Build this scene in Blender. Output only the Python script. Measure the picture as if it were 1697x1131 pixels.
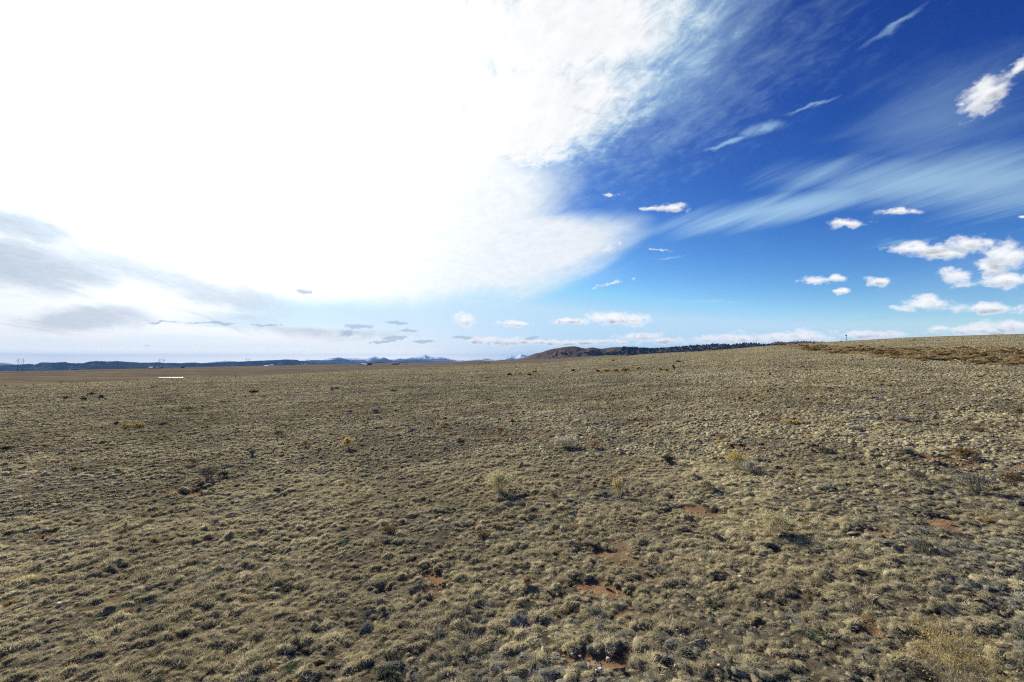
import bpy, math, random
import numpy as np

# ------------------------------------------------------------------ camera
for o in list(bpy.data.objects):
    bpy.data.objects.remove(o)
scene = bpy.context.scene
COL = scene.collection
PITCH = math.radians(2.62)
EYE = 1.6
FOC = 754.2            # focal length in photograph pixels (16 mm on a 36 mm frame)
cam_data = bpy.data.cameras.new("camera")
cam_data.lens = 16.0
cam_data.sensor_width = 36.0
cam_data.clip_start = 0.05
cam_data.clip_end = 200000.0
cam = bpy.data.objects.new("camera", cam_data)
cam.location = (0, 0, EYE)
cam.rotation_euler = (math.pi / 2 + PITCH, 0, 0)
COL.objects.link(cam)
scene.camera = cam


def ray(px, py):
    """world direction of a photograph pixel"""
    x = (px - 848.5) / FOC
    z = -(py - 565.5) / FOC
    y = 1.0
    c, s = math.cos(PITCH), math.sin(PITCH)
    return x, y * c - z * s, y * s + z * c


def azel(px, py):
    x, y, z = ray(px, py)
    return math.degrees(math.atan2(x, y)), math.degrees(math.atan2(z, math.hypot(x, y)))


def az_tan(px, py):
    x, y, z = ray(px, py)
    return math.atan2(x, y), z / math.hypot(x, y)


# ------------------------------------------------------------------ sun, sky, exposure
SUN_AZ, SUN_EL = -33.0, 27.0
scene.view_settings.view_transform = 'Standard'
scene.view_settings.look = 'None'
scene.view_settings.exposure = 0.68
scene.view_settings.gamma = 1.0
scene.view_settings.use_curve_mapping = False
scene.render.engine = 'CYCLES'
scene.cycles.pixel_filter_type = 'BLACKMAN_HARRIS'
scene.cycles.filter_width = 1.2
scene.cycles.use_denoising = False
scene.cycles.max_bounces = 3
scene.cycles.diffuse_bounces = 2
scene.cycles.transmission_bounces = 2
scene.cycles.glossy_bounces = 1
scene.cycles.volume_bounces = 0
scene.cycles.use_adaptive_sampling = True
scene.cycles.adaptive_threshold = 0.015

sun_data = bpy.data.lights.new("sun", 'SUN')
sun_data.energy = 5.0
sun_data.angle = math.radians(0.6)
sun_data.color = (1.0, 0.92, 0.78)
sun = bpy.data.objects.new("sun", sun_data)
sun.rotation_euler = (math.radians(90 - SUN_EL), 0, math.radians(180 - SUN_AZ))
sun.location = (-20, 40, 30)
COL.objects.link(sun)

world = bpy.data.worlds.new("World")
scene.world = world
world.use_nodes = True
WT = world.node_tree
WT.nodes.clear()


class V:
    """a value in a shader tree; arithmetic on it adds Math nodes"""
    tree = WT

    def __init__(self, s):
        self.s = s

    def __add__(a, b): return m('ADD', a, b)
    def __radd__(a, b): return m('ADD', a, b)
    def __sub__(a, b): return m('SUBTRACT', a, b)
    def __rsub__(a, b): return m('SUBTRACT', b, a)
    def __mul__(a, b): return m('MULTIPLY', a, b)
    def __rmul__(a, b): return m('MULTIPLY', a, b)
    def __truediv__(a, b): return m('DIVIDE', a, b)


def put(node, i, v):
    if isinstance(v, V):
        V.tree.links.new(v.s, node.inputs[i])
    elif v is not None:
        node.inputs[i].default_value = v


def m(op, a, b=None, c=None, clamp=False):
    n = V.tree.nodes.new('ShaderNodeMath')
    n.operation = op
    n.use_clamp = clamp
    put(n, 0, a)
    put(n, 1, b)
    put(n, 2, c)
    return V(n.outputs[0])


def vm(op, a, b=None, scale=None, out=0):
    n = V.tree.nodes.new('ShaderNodeVectorMath')
    n.operation = op
    put(n, 0, a)
    put(n, 1, b)
    if scale is not None:
        put(n, 3, scale)
    return V(n.outputs[out])


def xyz(v):
    n = V.tree.nodes.new('ShaderNodeSeparateXYZ')
    put(n, 0, v)
    return [V(o) for o in n.outputs]


def vec(x, y, z=0.0):
    n = V.tree.nodes.new('ShaderNodeCombineXYZ')
    put(n, 0, x)
    put(n, 1, y)
    put(n, 2, z)
    return V(n.outputs[0])


def noise(v, scale=1.0, detail=4.0, rough=0.55, dist=0.0, dims='3D', col=False):
    n = V.tree.nodes.new('ShaderNodeTexNoise')
    n.noise_dimensions = dims
    V.tree.links.new(v.s, n.inputs['Vector'])
    n.inputs['Scale'].default_value = scale
    n.inputs['Detail'].default_value = detail
    n.inputs['Roughness'].default_value = rough
    n.inputs['Distortion'].default_value = dist
    return V(n.outputs[1 if col else 0])


def step(x, lo, hi, a=0.0, b=1.0, smooth=True):
    n = V.tree.nodes.new('ShaderNodeMapRange')
    n.interpolation_type = 'SMOOTHSTEP' if smooth else 'LINEAR'
    for i, v in enumerate((x, lo, hi, a, b)):
        put(n, i, v)
    return V(n.outputs[0])


def mix(f, a, b, blend='MIX'):
    n = V.tree.nodes.new('ShaderNodeMix')
    n.data_type = 'RGBA'
    n.blend_type = blend
    n.clamp_factor = True
    put(n, 0, f)
    for i, v in ((6, a), (7, b)):
        if isinstance(v, V):
            put(n, i, v)
        else:
            n.inputs[i].default_value = tuple(v) + ((1.0,) if len(v) == 3 else ())
    return V(n.outputs[2])


def blob(p, px, py, w, h, rot=0.0):
    """1 at the centre of an ellipse on the sky, 0 on its rim; given by where it stands"""
    a, e = azel(px, py)
    a1, e1 = azel(px + w * math.cos(math.radians(rot)), py - w * math.sin(math.radians(rot)))
    a2, e2 = azel(px, py - h)
    sa = math.hypot(a1 - a, e1 - e)
    sb = max(0.05, abs(e2 - e)) if abs(rot) < 60 else h / 13.2
    n = V.tree.nodes.new('ShaderNodeMapping')
    n.vector_type = 'TEXTURE'
    put(n, 0, p)
    n.inputs['Location'].default_value = (a, e, 0)
    n.inputs['Rotation'].default_value = (0, 0, math.atan2(e1 - e, a1 - a))
    n.inputs['Scale'].default_value = (sa, sb, 1)
    q = V(n.outputs[0])
    return 1.0 - vm('LENGTH', q, out=1), q


def build_sky():
    tc = V.tree.nodes.new('ShaderNodeTexCoord')
    d = V(tc.outputs['Generated'])
    sky = V.tree.nodes.new('ShaderNodeTexSky')
    sky.sky_type = 'NISHITA'
    sky.sun_disc = False
    sky.sun_elevation = math.radians(SUN_EL)
    sky.sun_rotation = math.radians(SUN_AZ)
    sky.altitude = 2200
    sky.air_density = 1.0
    sky.dust_density = 0.3
    sky.ozone_density = 3.0
    dx, dy, dz = xyz(d)
    az = m('ARCTAN2', dx, dy) * 57.29578
    el = m('ARCSINE', dz) * 57.29578
    p = vec(az, el, 0.0)
    # deeper, more saturated clear sky
    sr, sg, sb = xyz(V(sky.outputs[0]))
    br_ = m('MINIMUM', m('POWER', sr * 0.1, 2.7) * 76.0, 5.2)
    bg_ = m('MINIMUM', m('POWER', sg * 0.1, 2.1) * 29.5, br_ * 0.45 + 5.3)
    bb_ = m('MINIMUM', m('POWER', sb * 0.1, 1.3) * 15.0, 9.6)
    base = vec(br_, bg_, bb_)
    # angle from the sun
    sa, se = math.radians(SUN_AZ), math.radians(SUN_EL)
    sv = (math.sin(sa) * math.cos(se), math.cos(sa) * math.cos(se), math.sin(se))
    ang = m('ARCCOSINE', vm('DOT_PRODUCT', d, sv, out=1)) * 57.29578
    # clouds as a level sheet overhead: coordinates along and across the wind
    zz = m('MAXIMUM', dz, 0.0) + 0.06
    wa = math.radians(-18.0)
    u = (dx * math.sin(wa) + dy * math.cos(wa)) / zz
    w = (dx * math.cos(wa) - dy * math.sin(wa)) / zz
    fib = noise(vec(u * 0.28, w * 1.5, 3.1), 1.0, 6, 0.62, 0.6)
    fib2 = noise(vec(u * 0.5, w * 2.6, 9.7), 1.6, 7, 0.66, 1.0)
    puff = noise(vec(u * 1.6, w * 2.2, 5.0), 6.5, 7, 0.68, 0.4)
    broad = noise(vec(u * 0.35, w * 0.7, 1.0), 1.0, 3, 0.5)
    wisp = noise(vec(az * 0.05, el * 0.11, 2.0), 1.0, 6, 0.62, 1.2)

    wn = noise(vec(az * 1.0, el * 1.6, 11.0), 0.22, 5, 0.6, 0.0, col=True)
    pw = vm('ADD', p, vm('MULTIPLY', vm('SUBTRACT', wn, (0.5, 0.5, 0.5)), (5.0, 2.0, 0.0)))

    def after(pp, val):
        # same place on the sky; evaluated after val (keeps the shader's working memory small)
        n = V.tree.nodes.new('ShaderNodeVectorMath')
        n.operation = 'MULTIPLY_ADD'
        put(n, 0, val)
        n.inputs[1].default_value = (1e-9, 1e-9, 1e-9)
        put(n, 2, pp)
        return V(n.outputs[0])

    def union(items, p0=None):
        F = None
        p0 = p0 or p
        pp = after(p0, c)
        for i, it in enumerate(items):
            if i and i % 4 == 0:
                pp = after(p0, F)
            f, q = blob(pp, *it)
            F = f if F is None else m('MAXIMUM', F, f)
        return F

    # --- whitish air low over the horizon ----------------------------------
    hz = m('EXPONENT', m('MAXIMUM', el, 0.0) * -0.55)
    hz_a = hz * step(az, -22.0, 12.0, 0.85, 0.20) + step(wisp, 0.45, 0.7, 0.0, 0.18) * m('EXPONENT', m('MAXIMUM', el, 0.0) * -0.15)
    S = 10.0                           # the background runs at 0.1
    c = base
    hb = step(el, 0.3, 7.0, 1.0, 0.0) * step(az, -10.0, 40.0, 1.0, 0.4)
    c = mix(hz_a, c, vec(hb * 8.5 + 8.6, hb * 7.0 + 9.0, hb * 3.5 + 9.2))
    gl = m('EXPONENT', ang * (-1.0 / 12.0)) * 9.0
    c = mix(1.0, c, vec(gl, gl, gl * 1.02), 'ADD')
    # --- cirrus on the right ----------------------------------------------
    band = union([(1560, 300, 400, 50, 4), (1300, 345, 300, 26, 13), (1640, 300, 300, 60, 0)]) + (fib2 - 0.5) * 1.3 + (noise(vec(u * 0.8, w * 9.0, 21.0), 1.0, 5, 0.6, 0.8) - 0.5) * 0.8
    a_band = step(band, -0.35, 1.0, 0.0, 0.72)
    haze_r = union([(1560, 200, 260, 110, 10), (1130, 110, 190, 130, 20)]) + (wisp - 0.5) * 1.6 + (fib2 - 0.5) * 1.0
    a_haze = step(haze_r, -0.1, 1.3, 0.0, 0.30)
    small = union([(1262, 213, 55, 12, 14), (1345, 175, 60, 5, 17), (1195, 240, 40, 6, 22), (1480, 45, 75, 9, 34),
                   (1500, 400, 90, 8, 5), (1640, 470, 90, 6, 3), (1180, 500, 100, 5, 0),
                   (1470, 524, 90, 5, 2), (1110, 424, 40, 5, 5)], pw)
    small = small + (fib2 - 0.5) * 2.0 + (wisp - 0.5) * 1.0
    a_small = step(small, 0.0, 1.3, 0.0, 0.62)
    cir = m('MAXIMUM', m('MAXIMUM', a_band, a_haze), a_small)
    cir_b = step(ang, 40.0, 95.0, 0.86, 0.60)
    cir_col = vec(cir_b * 0.58, cir_b * 0.90, cir_b * 1.14)
    c = mix(cir, c, vm('SCALE', cir_col, scale=S))
    # --- thin high veil round the sun -------------------------------------
    top = union([(330, 60, 790, 330, 0), (860, 190, 260, 130, 18), (900, 60, 300, 110, 10)], pw)
    top = top + (puff - 0.5) * 0.85 + (fib2 - 0.5) * 0.55
    a_top = step(top, -0.08, 0.50)
    a_top2 = step(top, -0.45, 0.30, 0.0, 0.40)
    c = mix(a_top2, c, vm('SCALE', cir_col, scale=S))
    low = union([(330, 400, 760, 122, -2), (560, 330, 440, 190, 0), (760, 420, 330, 75, 8)]) + (fib - 0.5) * 0.45 + (wisp - 0.5) * 0.2
    a_low = step(low, 0.0, 0.33, 0.0, 0.93)
    left = union([(60, 420, 560, 190, 0), (160, 556, 560, 24, 0), (30, 300, 300, 330, 0)]) + (fib - 0.5) * 0.5
    a_left = step(left, 0.0, 0.3, 0.0, 0.92)
    veil = m('MAXIMUM', a_top, m('MAXIMUM', a_low, a_left))
    hole = union([(300, 561, 120, 9, 0), (60, 563, 90, 5, 0), (110, 578, 130, 4, 0)]) + (wisp - 0.5) * 1.0
    veil = veil * (1.0 - step(hole, -0.1, 0.6, 0.0, 0.5))
    # its grey undersides, lower left
    grey_n = fib * 0.6 + wisp * 0.4
    gm = union([(330, 476, 300, 36, -14), (50, 440, 220, 60, -5), (150, 530, 140, 26, 5), (530, 537, 250, 26, -3), (60, 380, 130, 30, -15), (120, 215, 120, 36, -22)], pw)
    grey = step(gm + (grey_n - 0.5) * 2.2, -0.1, 0.75)
    glow = m('EXPONENT', ang * ang * (-1.0 / (19.0 ** 2)))
    vb = glow * 1.0 + m('EXPONENT', ang * ang * (-1.0 / 90.0)) * 7.0 + 0.93 + (puff - 0.5) * 0.35 - grey * 0.50
    veil_col = vec(vb * (veil * 0.20 + 0.785) - grey * 0.06, vb, vb * 1.02 + grey * 0.08)
    c = mix(veil, c, vm('SCALE', veil_col, scale=S))
    lf = step(az, -15.0, 12.0, 1.0, 0.0)
    hz2 = m('EXPONENT', m('MAXIMUM', el, 0.0) * -0.30) * (lf * 0.35 + 0.40)
    lo = lf * step(el, 0.2, 2.0, 1.0, 0.0) * 8.0
    c = mix(hz2, c, vec(lf * 5.0 + 7.8 + lo, lf * 2.6 + 9.8 + lo, lf * 0.6 + 11.0 + lo * 0.8))
    # --- cumulus ----------------------------------------------------------
    cn = noise(vec(az * 1.0, el * 1.4, 0.0), 0.95, 7, 0.64, 0.25)
    vo = V.tree.nodes.new('ShaderNodeTexVoronoi')
    vo.feature = 'SMOOTH_F1'
    V.tree.links.new(vec(az + cn * 1.2, el * 1.3 + cn * 0.8, 7.0).s, vo.inputs['Vector'])
    vo.inputs['Scale'].default_value = 0.75
    vo.inputs['Detail'].default_value = 2.0
    vo.inputs['Roughness'].default_value = 0.55
    cn2 = V(vo.outputs[0])
    scr = union([(1005, 411, 52, 12, 6), (950, 418, 60, 5, 0), (1090, 413, 30, 4, 0), (1008, 325, 40, 6, 10),
                 (1010, 470, 60, 7, 14)], pw) + (cn - 0.5) * 2.6
    a_scr = step(scr, 0.35, 1.0, 0.0, 0.85)
    c = mix(a_scr, c, (8.8, 9.1, 9.4))
    cum = [(1010, 527, 66, 13), (945, 532, 40, 6), (1050, 529, 30, 12), (856, 536, 34, 6), (776, 530, 26, 13),
           (1540, 503, 52, 15), (1636, 511, 70, 12), (1500, 510, 25, 8),
           (1520, 411, 62, 14), (1606, 404, 52, 17), (1560, 420, 50, 12), (1684, 426, 60, 28), (1650, 440, 44, 20),
           (1583, 459, 36, 17), (1670, 464, 60, 14),
           (1352, 466, 30, 9), (1385, 464, 24, 9), (1450, 468, 32, 9), (1392, 483, 18, 5),
           (1405, 370, 34, 11), (1490, 352, 46, 6), (1113, 345, 36, 8), (1085, 347, 24, 4),
           (1553, 545, 20, 7), (1640, 548, 90, 15), (1690, 540, 50, 14),
           (1200, 562, 76, 11), (1300, 560, 120, 13), (1440, 556, 70, 9), (1060, 559, 50, 7), (1000, 566, 60, 6),
           (900, 568, 90, 6), (1100, 566, 50, 7), (820, 565, 70, 9), (1690, 362, 12, 3),
           (1640, 155, 62, 34, 35), (1690, 110, 26, 14, 50), (1330, 560, 60, 14), (940, 570, 120, 4)]
    F = None
    G = None
    pc = vm('ADD', p, vm('MULTIPLY', vm('SUBTRACT', wn, (0.5, 0.5, 0.5)), (2.0, 0.9, 0.0)))
    pp = after(pc, c)
    for i, it in enumerate(cum):
        if i and i % 4 == 0:
            pp = after(pc, F)
        f, q = blob(pp, *it)
        k = xyz(q)[1] * -0.9            # 1 at the base, -1 at the top
        F = f if F is None else m('MAXIMUM', F, f)
        g = m('MULTIPLY', k, step(f, -0.1, 0.3))
        G = g if G is None else m('MAXIMUM', G, g)
    Fc = F + (cn - 0.5) * 1.2 + (0.50 - cn2) * 0.95 + 0.26
    a_cum = step(Fc, -0.08, 0.72)
    under = m('MULTIPLY', step(G + (cn - 0.5) * 1.4, -0.15, 0.7), step(Fc, 0.15, 0.8))
    near = step(el, 3.0, 20.0)
    cb = 1.08 - under * 0.50 - near * 0.10
    cum_col = vec(cb * 0.985 - under * 0.035, cb * 0.995 - under * 0.01, cb * 1.0 + under * 0.03)
    c = mix(a_cum, c, vm('SCALE', cum_col, scale=S))
    # small dark clouds before the bright veil
    dk = union([(493, 481, 22, 5), (580, 553, 26, 7), (600, 543, 34, 5), (655, 561, 30, 5), (640, 566, 22, 4),
                (765, 560, 24, 4), (662, 538, 18, 4), (680, 548, 20, 4), (700, 568, 30, 4), (245, 569, 5, 2),
                (880, 562, 18, 5), (360, 536, 60, 4), (440, 541, 40, 3), (270, 533, 40, 4)], pw)
    a_dk = step(dk + (cn - 0.5) * 1.7, 0.1, 0.6, 0.0, 0.75)
    c = mix(a_dk, c, (4.9, 5.9, 7.0))
    bg = V.tree.nodes.new('ShaderNodeBackground')
    bg.inputs['Strength'].default_value = 0.0635
    V.tree.links.new(c.s, bg.inputs['Color'])
    out = V.tree.nodes.new('ShaderNodeOutputWorld')
    V.tree.links.new(bg.outputs[0], out.inputs['Surface'])


build_sky()
world.cycles.sampling_method = 'MANUAL'
world.cycles.sample_map_resolution = 512

# ------------------------------------------------------------------ helpers
RNG = np.random.default_rng(7)


def _hash(ix, iy, seed):
    h = (ix.astype(np.int64) * 374761393 + iy.astype(np.int64) * 668265263 + seed * 1274126177) & 0xFFFFFFFF
    h = ((h ^ (h >> 13)) * 1274126177) & 0xFFFFFFFF
    return ((h ^ (h >> 16)) & 0xFFFFFF) / float(0xFFFFFF)


def vnoise(x, y, seed=0):
    ix, iy = np.floor(x), np.floor(y)
    fx, fy = x - ix, y - iy
    fx = fx * fx * fx * (fx * (fx * 6 - 15) + 10)
    fy = fy * fy * fy * (fy * (fy * 6 - 15) + 10)
    ix, iy = ix.astype(np.int64), iy.astype(np.int64)
    a, b = _hash(ix, iy, seed), _hash(ix + 1, iy, seed)
    c, d = _hash(ix, iy + 1, seed), _hash(ix + 1, iy + 1, seed)
    return (a + (b - a) * fx) * (1 - fy) + (c + (d - c) * fx) * fy - 0.5


def fbm(x, y, seed=0, octaves=4, gain=0.5):
    t, a = 0.0, 1.0
    ca, sa = math.cos(0.6), math.sin(0.6)
    for k in range(octaves):
        t = t + a * vnoise(x, y, seed + k * 17)
        x, y = (x * ca - y * sa) * 2.03 + 11.3, (x * sa + y * ca) * 2.03 + 5.7
        a *= gain
    return t


def smooth(t):
    t = np.clip(t, 0, 1)
    return t * t * (3 - 2 * t)


def mesh_obj(name, verts, faces, mat, parent=None, smooth_shade=False, link=True):
    me = bpy.data.meshes.new(name)
    me.from_pydata([tuple(v) for v in verts], [], faces)
    if smooth_shade:
        me.polygons.foreach_set("use_smooth", [True] * len(me.polygons))
    me.materials.append(mat)
    o = bpy.data.objects.new(name, me)
    if link:
        COL.objects.link(o)
    if parent is not None:
        o.parent = parent
    return o


def grid_obj(name, P, mat, attrs=None):
    """P: rows x cols x 3 array -> one quad sheet"""
    nr, nc = P.shape[:2]
    me = bpy.data.meshes.new(name)
    me.vertices.add(nr * nc)
    me.vertices.foreach_set("co", P.reshape(-1).astype(np.float32))
    i = np.arange((nr - 1) * (nc - 1))
    r, c = i // (nc - 1), i % (nc - 1)
    a = r * nc + c
    q = np.stack([a, a + 1, a + nc + 1, a + nc], 1).reshape(-1)
    me.loops.add(len(q))
    me.loops.foreach_set("vertex_index", q.astype(np.int32))
    me.polygons.add(len(i))
    me.polygons.foreach_set("loop_start", (np.arange(len(i)) * 4).astype(np.int32))
    me.polygons.foreach_set("use_smooth", np.ones(len(i), bool))
    for k, v in (attrs or {}).items():
        at = me.attributes.new(k, 'FLOAT', 'POINT')
        at.data.foreach_set("value", v.reshape(-1).astype(np.float32))
    me.update(calc_edges=True)
    me.validate()
    me.materials.append(mat)
    o = bpy.data.objects.new(name, me)
    COL.objects.link(o)
    return o


def tag(o, label=None, cat=None, group=None, kind=None):
    if label:
        o['label'] = label
    if cat:
        o['category'] = cat
    if group:
        o['group'] = group
    if kind:
        o['kind'] = kind
    return o


def new_mat(name):
    mt = bpy.data.materials.new(name)
    mt.use_nodes = True
    V.tree = mt.node_tree
    V.tree.nodes.clear()
    return mt


def finish(col, rough=0.9, trans=0.0, height=None, hdist=0.02, hstr=1.0, spec=0.2, tcol=None):
    T = V.tree
    b = T.nodes.new('ShaderNodeBsdfPrincipled')
    if isinstance(col, V):
        T.links.new(col.s, b.inputs['Base Color'])
    else:
        b.inputs['Base Color'].default_value = tuple(col) + (1,)
    b.inputs['Roughness'].default_value = rough
    b.inputs['Specular IOR Level'].default_value = spec
    if height is not None:
        bp = T.nodes.new('ShaderNodeBump')
        bp.inputs['Distance'].default_value = hdist
        bp.inputs['Strength'].default_value = hstr
        T.links.new(height.s, bp.inputs['Height'])
        T.links.new(bp.outputs[0], b.inputs['Normal'])
    out = T.nodes.new('ShaderNodeOutputMaterial')
    if trans:
        tr = T.nodes.new('ShaderNodeBsdfTranslucent')
        cc = tcol or col
        if isinstance(cc, V):
            T.links.new(cc.s, tr.inputs['Color'])
        else:
            tr.inputs['Color'].default_value = tuple(cc) + (1,)
        mx = T.nodes.new('ShaderNodeMixShader')
        mx.inputs[0].default_value = trans
        T.links.new(b.outputs[0], mx.inputs[1])
        T.links.new(tr.outputs[0], mx.inputs[2])
        T.links.new(mx.outputs[0], out.inputs['Surface'])
    else:
        T.links.new(b.outputs[0], out.inputs['Surface'])


def attr(name, color=False, kind='GEOMETRY'):
    n = V.tree.nodes.new('ShaderNodeAttribute')
    n.attribute_name = name
    n.attribute_type = kind
    return V(n.outputs[0 if color else 2])


def obj_pos():
    n = V.tree.nodes.new('ShaderNodeNewGeometry')
    return V(n.outputs['Position'])


def plain(name, col, rough=0.85, var=0.25, scale=3.0, spec=0.2):
    mt = new_mat(name)
    n = noise(obj_pos(), scale, 4, 0.6)
    c = mix(n, tuple(x * (1 - var) for x in col), tuple(min(1, x * (1 + var)) for x in col))
    finish(c, rough, spec=spec)
    return mt


# ------------------------------------------------------------------ terrain shape
NEAR = [(-900, 690), (-300, 655), (0, 641.7), (65, 637.8), (130, 636), (220, 631.5), (265, 629), (330, 626.8), (430, 624.0), (510, 619.5),
        (590, 615.6), (645, 612.5), (710, 610), (780, 607.6), (845, 604.2), (910, 601.8), (980, 595.6), (1045, 590),
        (1060, 587.6), (1110, 584.7), (1155, 582.8), (1200, 579.3), (1257, 574.6), (1300, 571.3), (1350, 568.2),
        (1380, 566.4), (1410, 564.7), (1440, 563.2), (1502, 559.6), (1583, 556.7), (1697, 553.4), (2200, 540), (3500, 520)]
FARP = [(-900, 640), (-300, 622), (0, 615.8), (65, 615), (130, 613.2), (220, 611.3), (265, 610.8), (330, 608.2), (420, 607), (510, 604.9),
        (600, 602.8), (710, 601), (800, 598.7), (845, 597), (910, 595.6), (960, 592), (1010, 589), (1060, 590), (1200, 586), (1440, 572),
        (1697, 562), (2200, 550), (3500, 530)]
near_t = np.array([az_tan(*p) for p in NEAR])
far_t = np.array([az_tan(*p) for p in FARP])
_azd = np.array([az_tan(x, 600)[0] for x in (-900, 0, 430, 850, 1100, 1400, 1697, 3500)])
_rc = np.array([75, 85, 120, 190, 220, 230, 240, 240.])
_azf = np.array([az_tan(x, 600)[0] for x in (-900, 0, 268, 410, 510, 600, 850, 1000, 1697)])
_rf = np.array([2000, 1950, 2050, 2350, 2900, 3500, 3300, 2300, 1500.])


def terrain(x, y, fine=True):
    x = np.asarray(x, float)
    y = np.asarray(y, float)
    r = np.hypot(x, y) + 1e-6
    a = np.arctan2(x, y)
    ab = np.clip(a, -1.45, 1.45)
    en = np.interp(ab, near_t[:, 0], near_t[:, 1])
    ef = np.interp(ab, far_t[:, 0], far_t[:, 1])
    rc = np.interp(ab, _azd, _rc)
    rf = np.interp(ab, _azf, _rf)
    behind = smooth((np.abs(a) - 1.2) / 1.0)
    en = en * (1 - behind) - 0.006 * behind
    ef = ef * (1 - behind) - 0.012 * behind
    zc = EYE + en * rc
    z_near = zc * (np.minimum(r, rc) / rc) ** 1.12
    lr = np.log(r)

    def seg(r0, r1, e0, e1):
        t = smooth((lr - np.log(r0)) / (np.log(r1) - np.log(r0)))
        return e0 + (e1 - e0) * t
    dip = np.minimum(en - 0.006, ef - 0.004)
    e = np.where(r < 2.2 * rc, seg(rc, 2.2 * rc, en, dip),
                 np.where(r < rf, seg(2.2 * rc, rf, dip, ef),
                          np.where(r < 2.2 * rf, seg(rf, 2.2 * rf, ef, ef - 0.008),
                                   np.where(r < 12000, seg(2.2 * rf, 12000, ef - 0.008, np.minimum(-0.0085, ef - 0.006)),
                                            seg(12000, 42000, np.minimum(-0.0085, ef - 0.006), -0.0042)))))
    z = np.where(r < rc, z_near, EYE + e * r)
    # gentle swells; damped at the skylines so that they keep their shape
    damp = 1 - 0.85 * np.exp(-((lr - np.log(rc)) / 0.25) ** 2) - 0.85 * np.exp(-((lr - np.log(rf)) / 0.3) ** 2)
    z = z + fbm(x / 14, y / 14, 3, 3) * 0.10 * smooth(r / 6) * np.clip(damp, 0, 1)
    z = z + fbm(x / 130, y / 130, 5, 4) * np.clip(r * 0.0022, 0, 6) * np.clip(damp, 0, 1) * smooth((r - 60) / 200)
    if fine:
        z = z + micro(x, y, r)
    return z


def micro(x, y, r):
    """hummocks of the bunch grass and small hollows"""
    f = np.clip(1.0 - (r - 60) / 80, 0, 1)
    n1 = vnoise(x / 0.085, y / 0.085, 41)
    n2 = vnoise(x / 0.22, y / 0.22, 43)
    n3 = vnoise(x / 1.1, y / 1.1, 47)
    h = (n1 * 0.016 + n2 * 0.030 + n3 * 0.05)
    return h * f * smooth(r / 0.6)


# bare soil, seen at photograph pixels: x, y, half width, half height
SOIL = [(1150, 846, 34, 11), (722, 968, 26, 22), (700, 985, 22, 8), (985, 975, 52, 17), (940, 990, 24, 9), (995, 1098, 62, 27), (930, 1085, 30, 14),
        (1040, 1072, 40, 10), (1115, 1110, 30, 14), (345, 1030, 30, 14), (1560, 862, 40, 15), (1580, 768, 40, 9), (1545, 760, 26, 6),
        (1612, 770, 22, 8), (1460, 890, 34, 8), (1410, 887, 30, 5), (1330, 791, 32, 8), (1310, 1010, 22, 8), (1440, 1048, 30, 12),
        (1500, 1075, 26, 14), (1480, 1062, 20, 10), (520, 1112, 16, 10), (652, 1100, 16, 8), (285, 812, 36, 5), (330, 815, 26, 6),
        (925, 845, 16, 4), (1105, 845, 20, 7), (1240, 740, 30, 5), (1310, 700, 30, 6), (865, 826, 16, 5), (1555, 1015, 20, 7), (1690, 1020, 16, 10),
        (1170, 1100, 30, 9), (1000, 912, 30, 5), (640, 980, 12, 5), (1415, 1110, 30, 12), (1300, 1000, 18, 5), (1290, 912, 20, 5),
        (1180, 895, 20, 4), (460, 905, 22, 6), (1690, 775, 20, 8), (1070, 700, 30, 4), (1265, 690, 30, 4), (1500, 700, 40, 4), (805, 1030, 16, 5),
        (60, 885, 26, 5), (765, 1027, 14, 5), (780, 1035, 14, 5), (1250, 1035, 18, 6), (1190, 960, 14, 4), (905, 1070, 20, 6)]
GREEN = [(490, 1078, 22, 10), (650, 1122, 26, 12), (485, 1118, 20, 10), (1180, 1000, 18, 7), (1360, 1060, 26, 10), (575, 905, 14, 4),
         (220, 1000, 20, 8), (1690, 1060, 14, 10), (1255, 1105, 16, 8), (240, 870, 16, 4), (880, 1010, 12, 5), (800, 1000, 18, 6)]


def hit(px, py, rmax=3000):
    """where the sight line of a photograph pixel meets the ground (vectorised)"""
    px = np.atleast_1d(np.asarray(px, float))
    py = np.atleast_1d(np.asarray(py, float))
    X, Y, Z = ray(px, py)
    L = np.hypot(X, Y)
    X, Y, T = X / L, Y / L, Z / L
    rs = np.exp(np.linspace(math.log(0.8), math.log(rmax), 1500))
    res = np.full(px.shape, np.nan)
    zz = terrain(X[:, None] * rs, Y[:, None] * rs, False)
    below = zz >= EYE + T[:, None] * rs
    k = below.argmax(1)
    ok = below.any(1)
    res = np.where(ok, rs[k], np.nan)
    return X * res, Y * res, res


def place(px, py, rmax=3000):
    x, y, r = hit(px, py, rmax)
    return float(x[0]), float(y[0]), float(r[0])


def spots(items):
    out = []
    for (px, py, w, h) in items:
        x, y, r = place(px, py)
        if r != r:
            continue
        xa, ya, ra = place(px, py - h)
        xb, yb, rb = place(px, py + h)
        sr = min(abs(ra - rb) / 2, 6.0) if ra == ra else 1.0
        out.append((x, y, w / FOC * y, max(sr, 0.04)))
    return out


def mask_of(sp, x, y, wob=1.25):
    mk = np.zeros(np.shape(x))
    n = fbm(x / 0.16, y / 0.16, 77, 4, 0.6)
    for (cx, cy, sx, sy) in sp:
        r0 = math.hypot(cx, cy)
        ux, uy = cx / r0, cy / r0
        dx, dy = x - cx, y - cy
        t = (dx * ux + dy * uy) / sy
        s = (dx * uy - dy * ux) / sx
        mk = np.maximum(mk, 1.04 - np.sqrt(t * t + s * s) + n * wob)
    return np.clip(mk * 1.6, 0, 1)


SOIL_SP, GREEN_SP = spots(SOIL), spots(GREEN)

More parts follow.
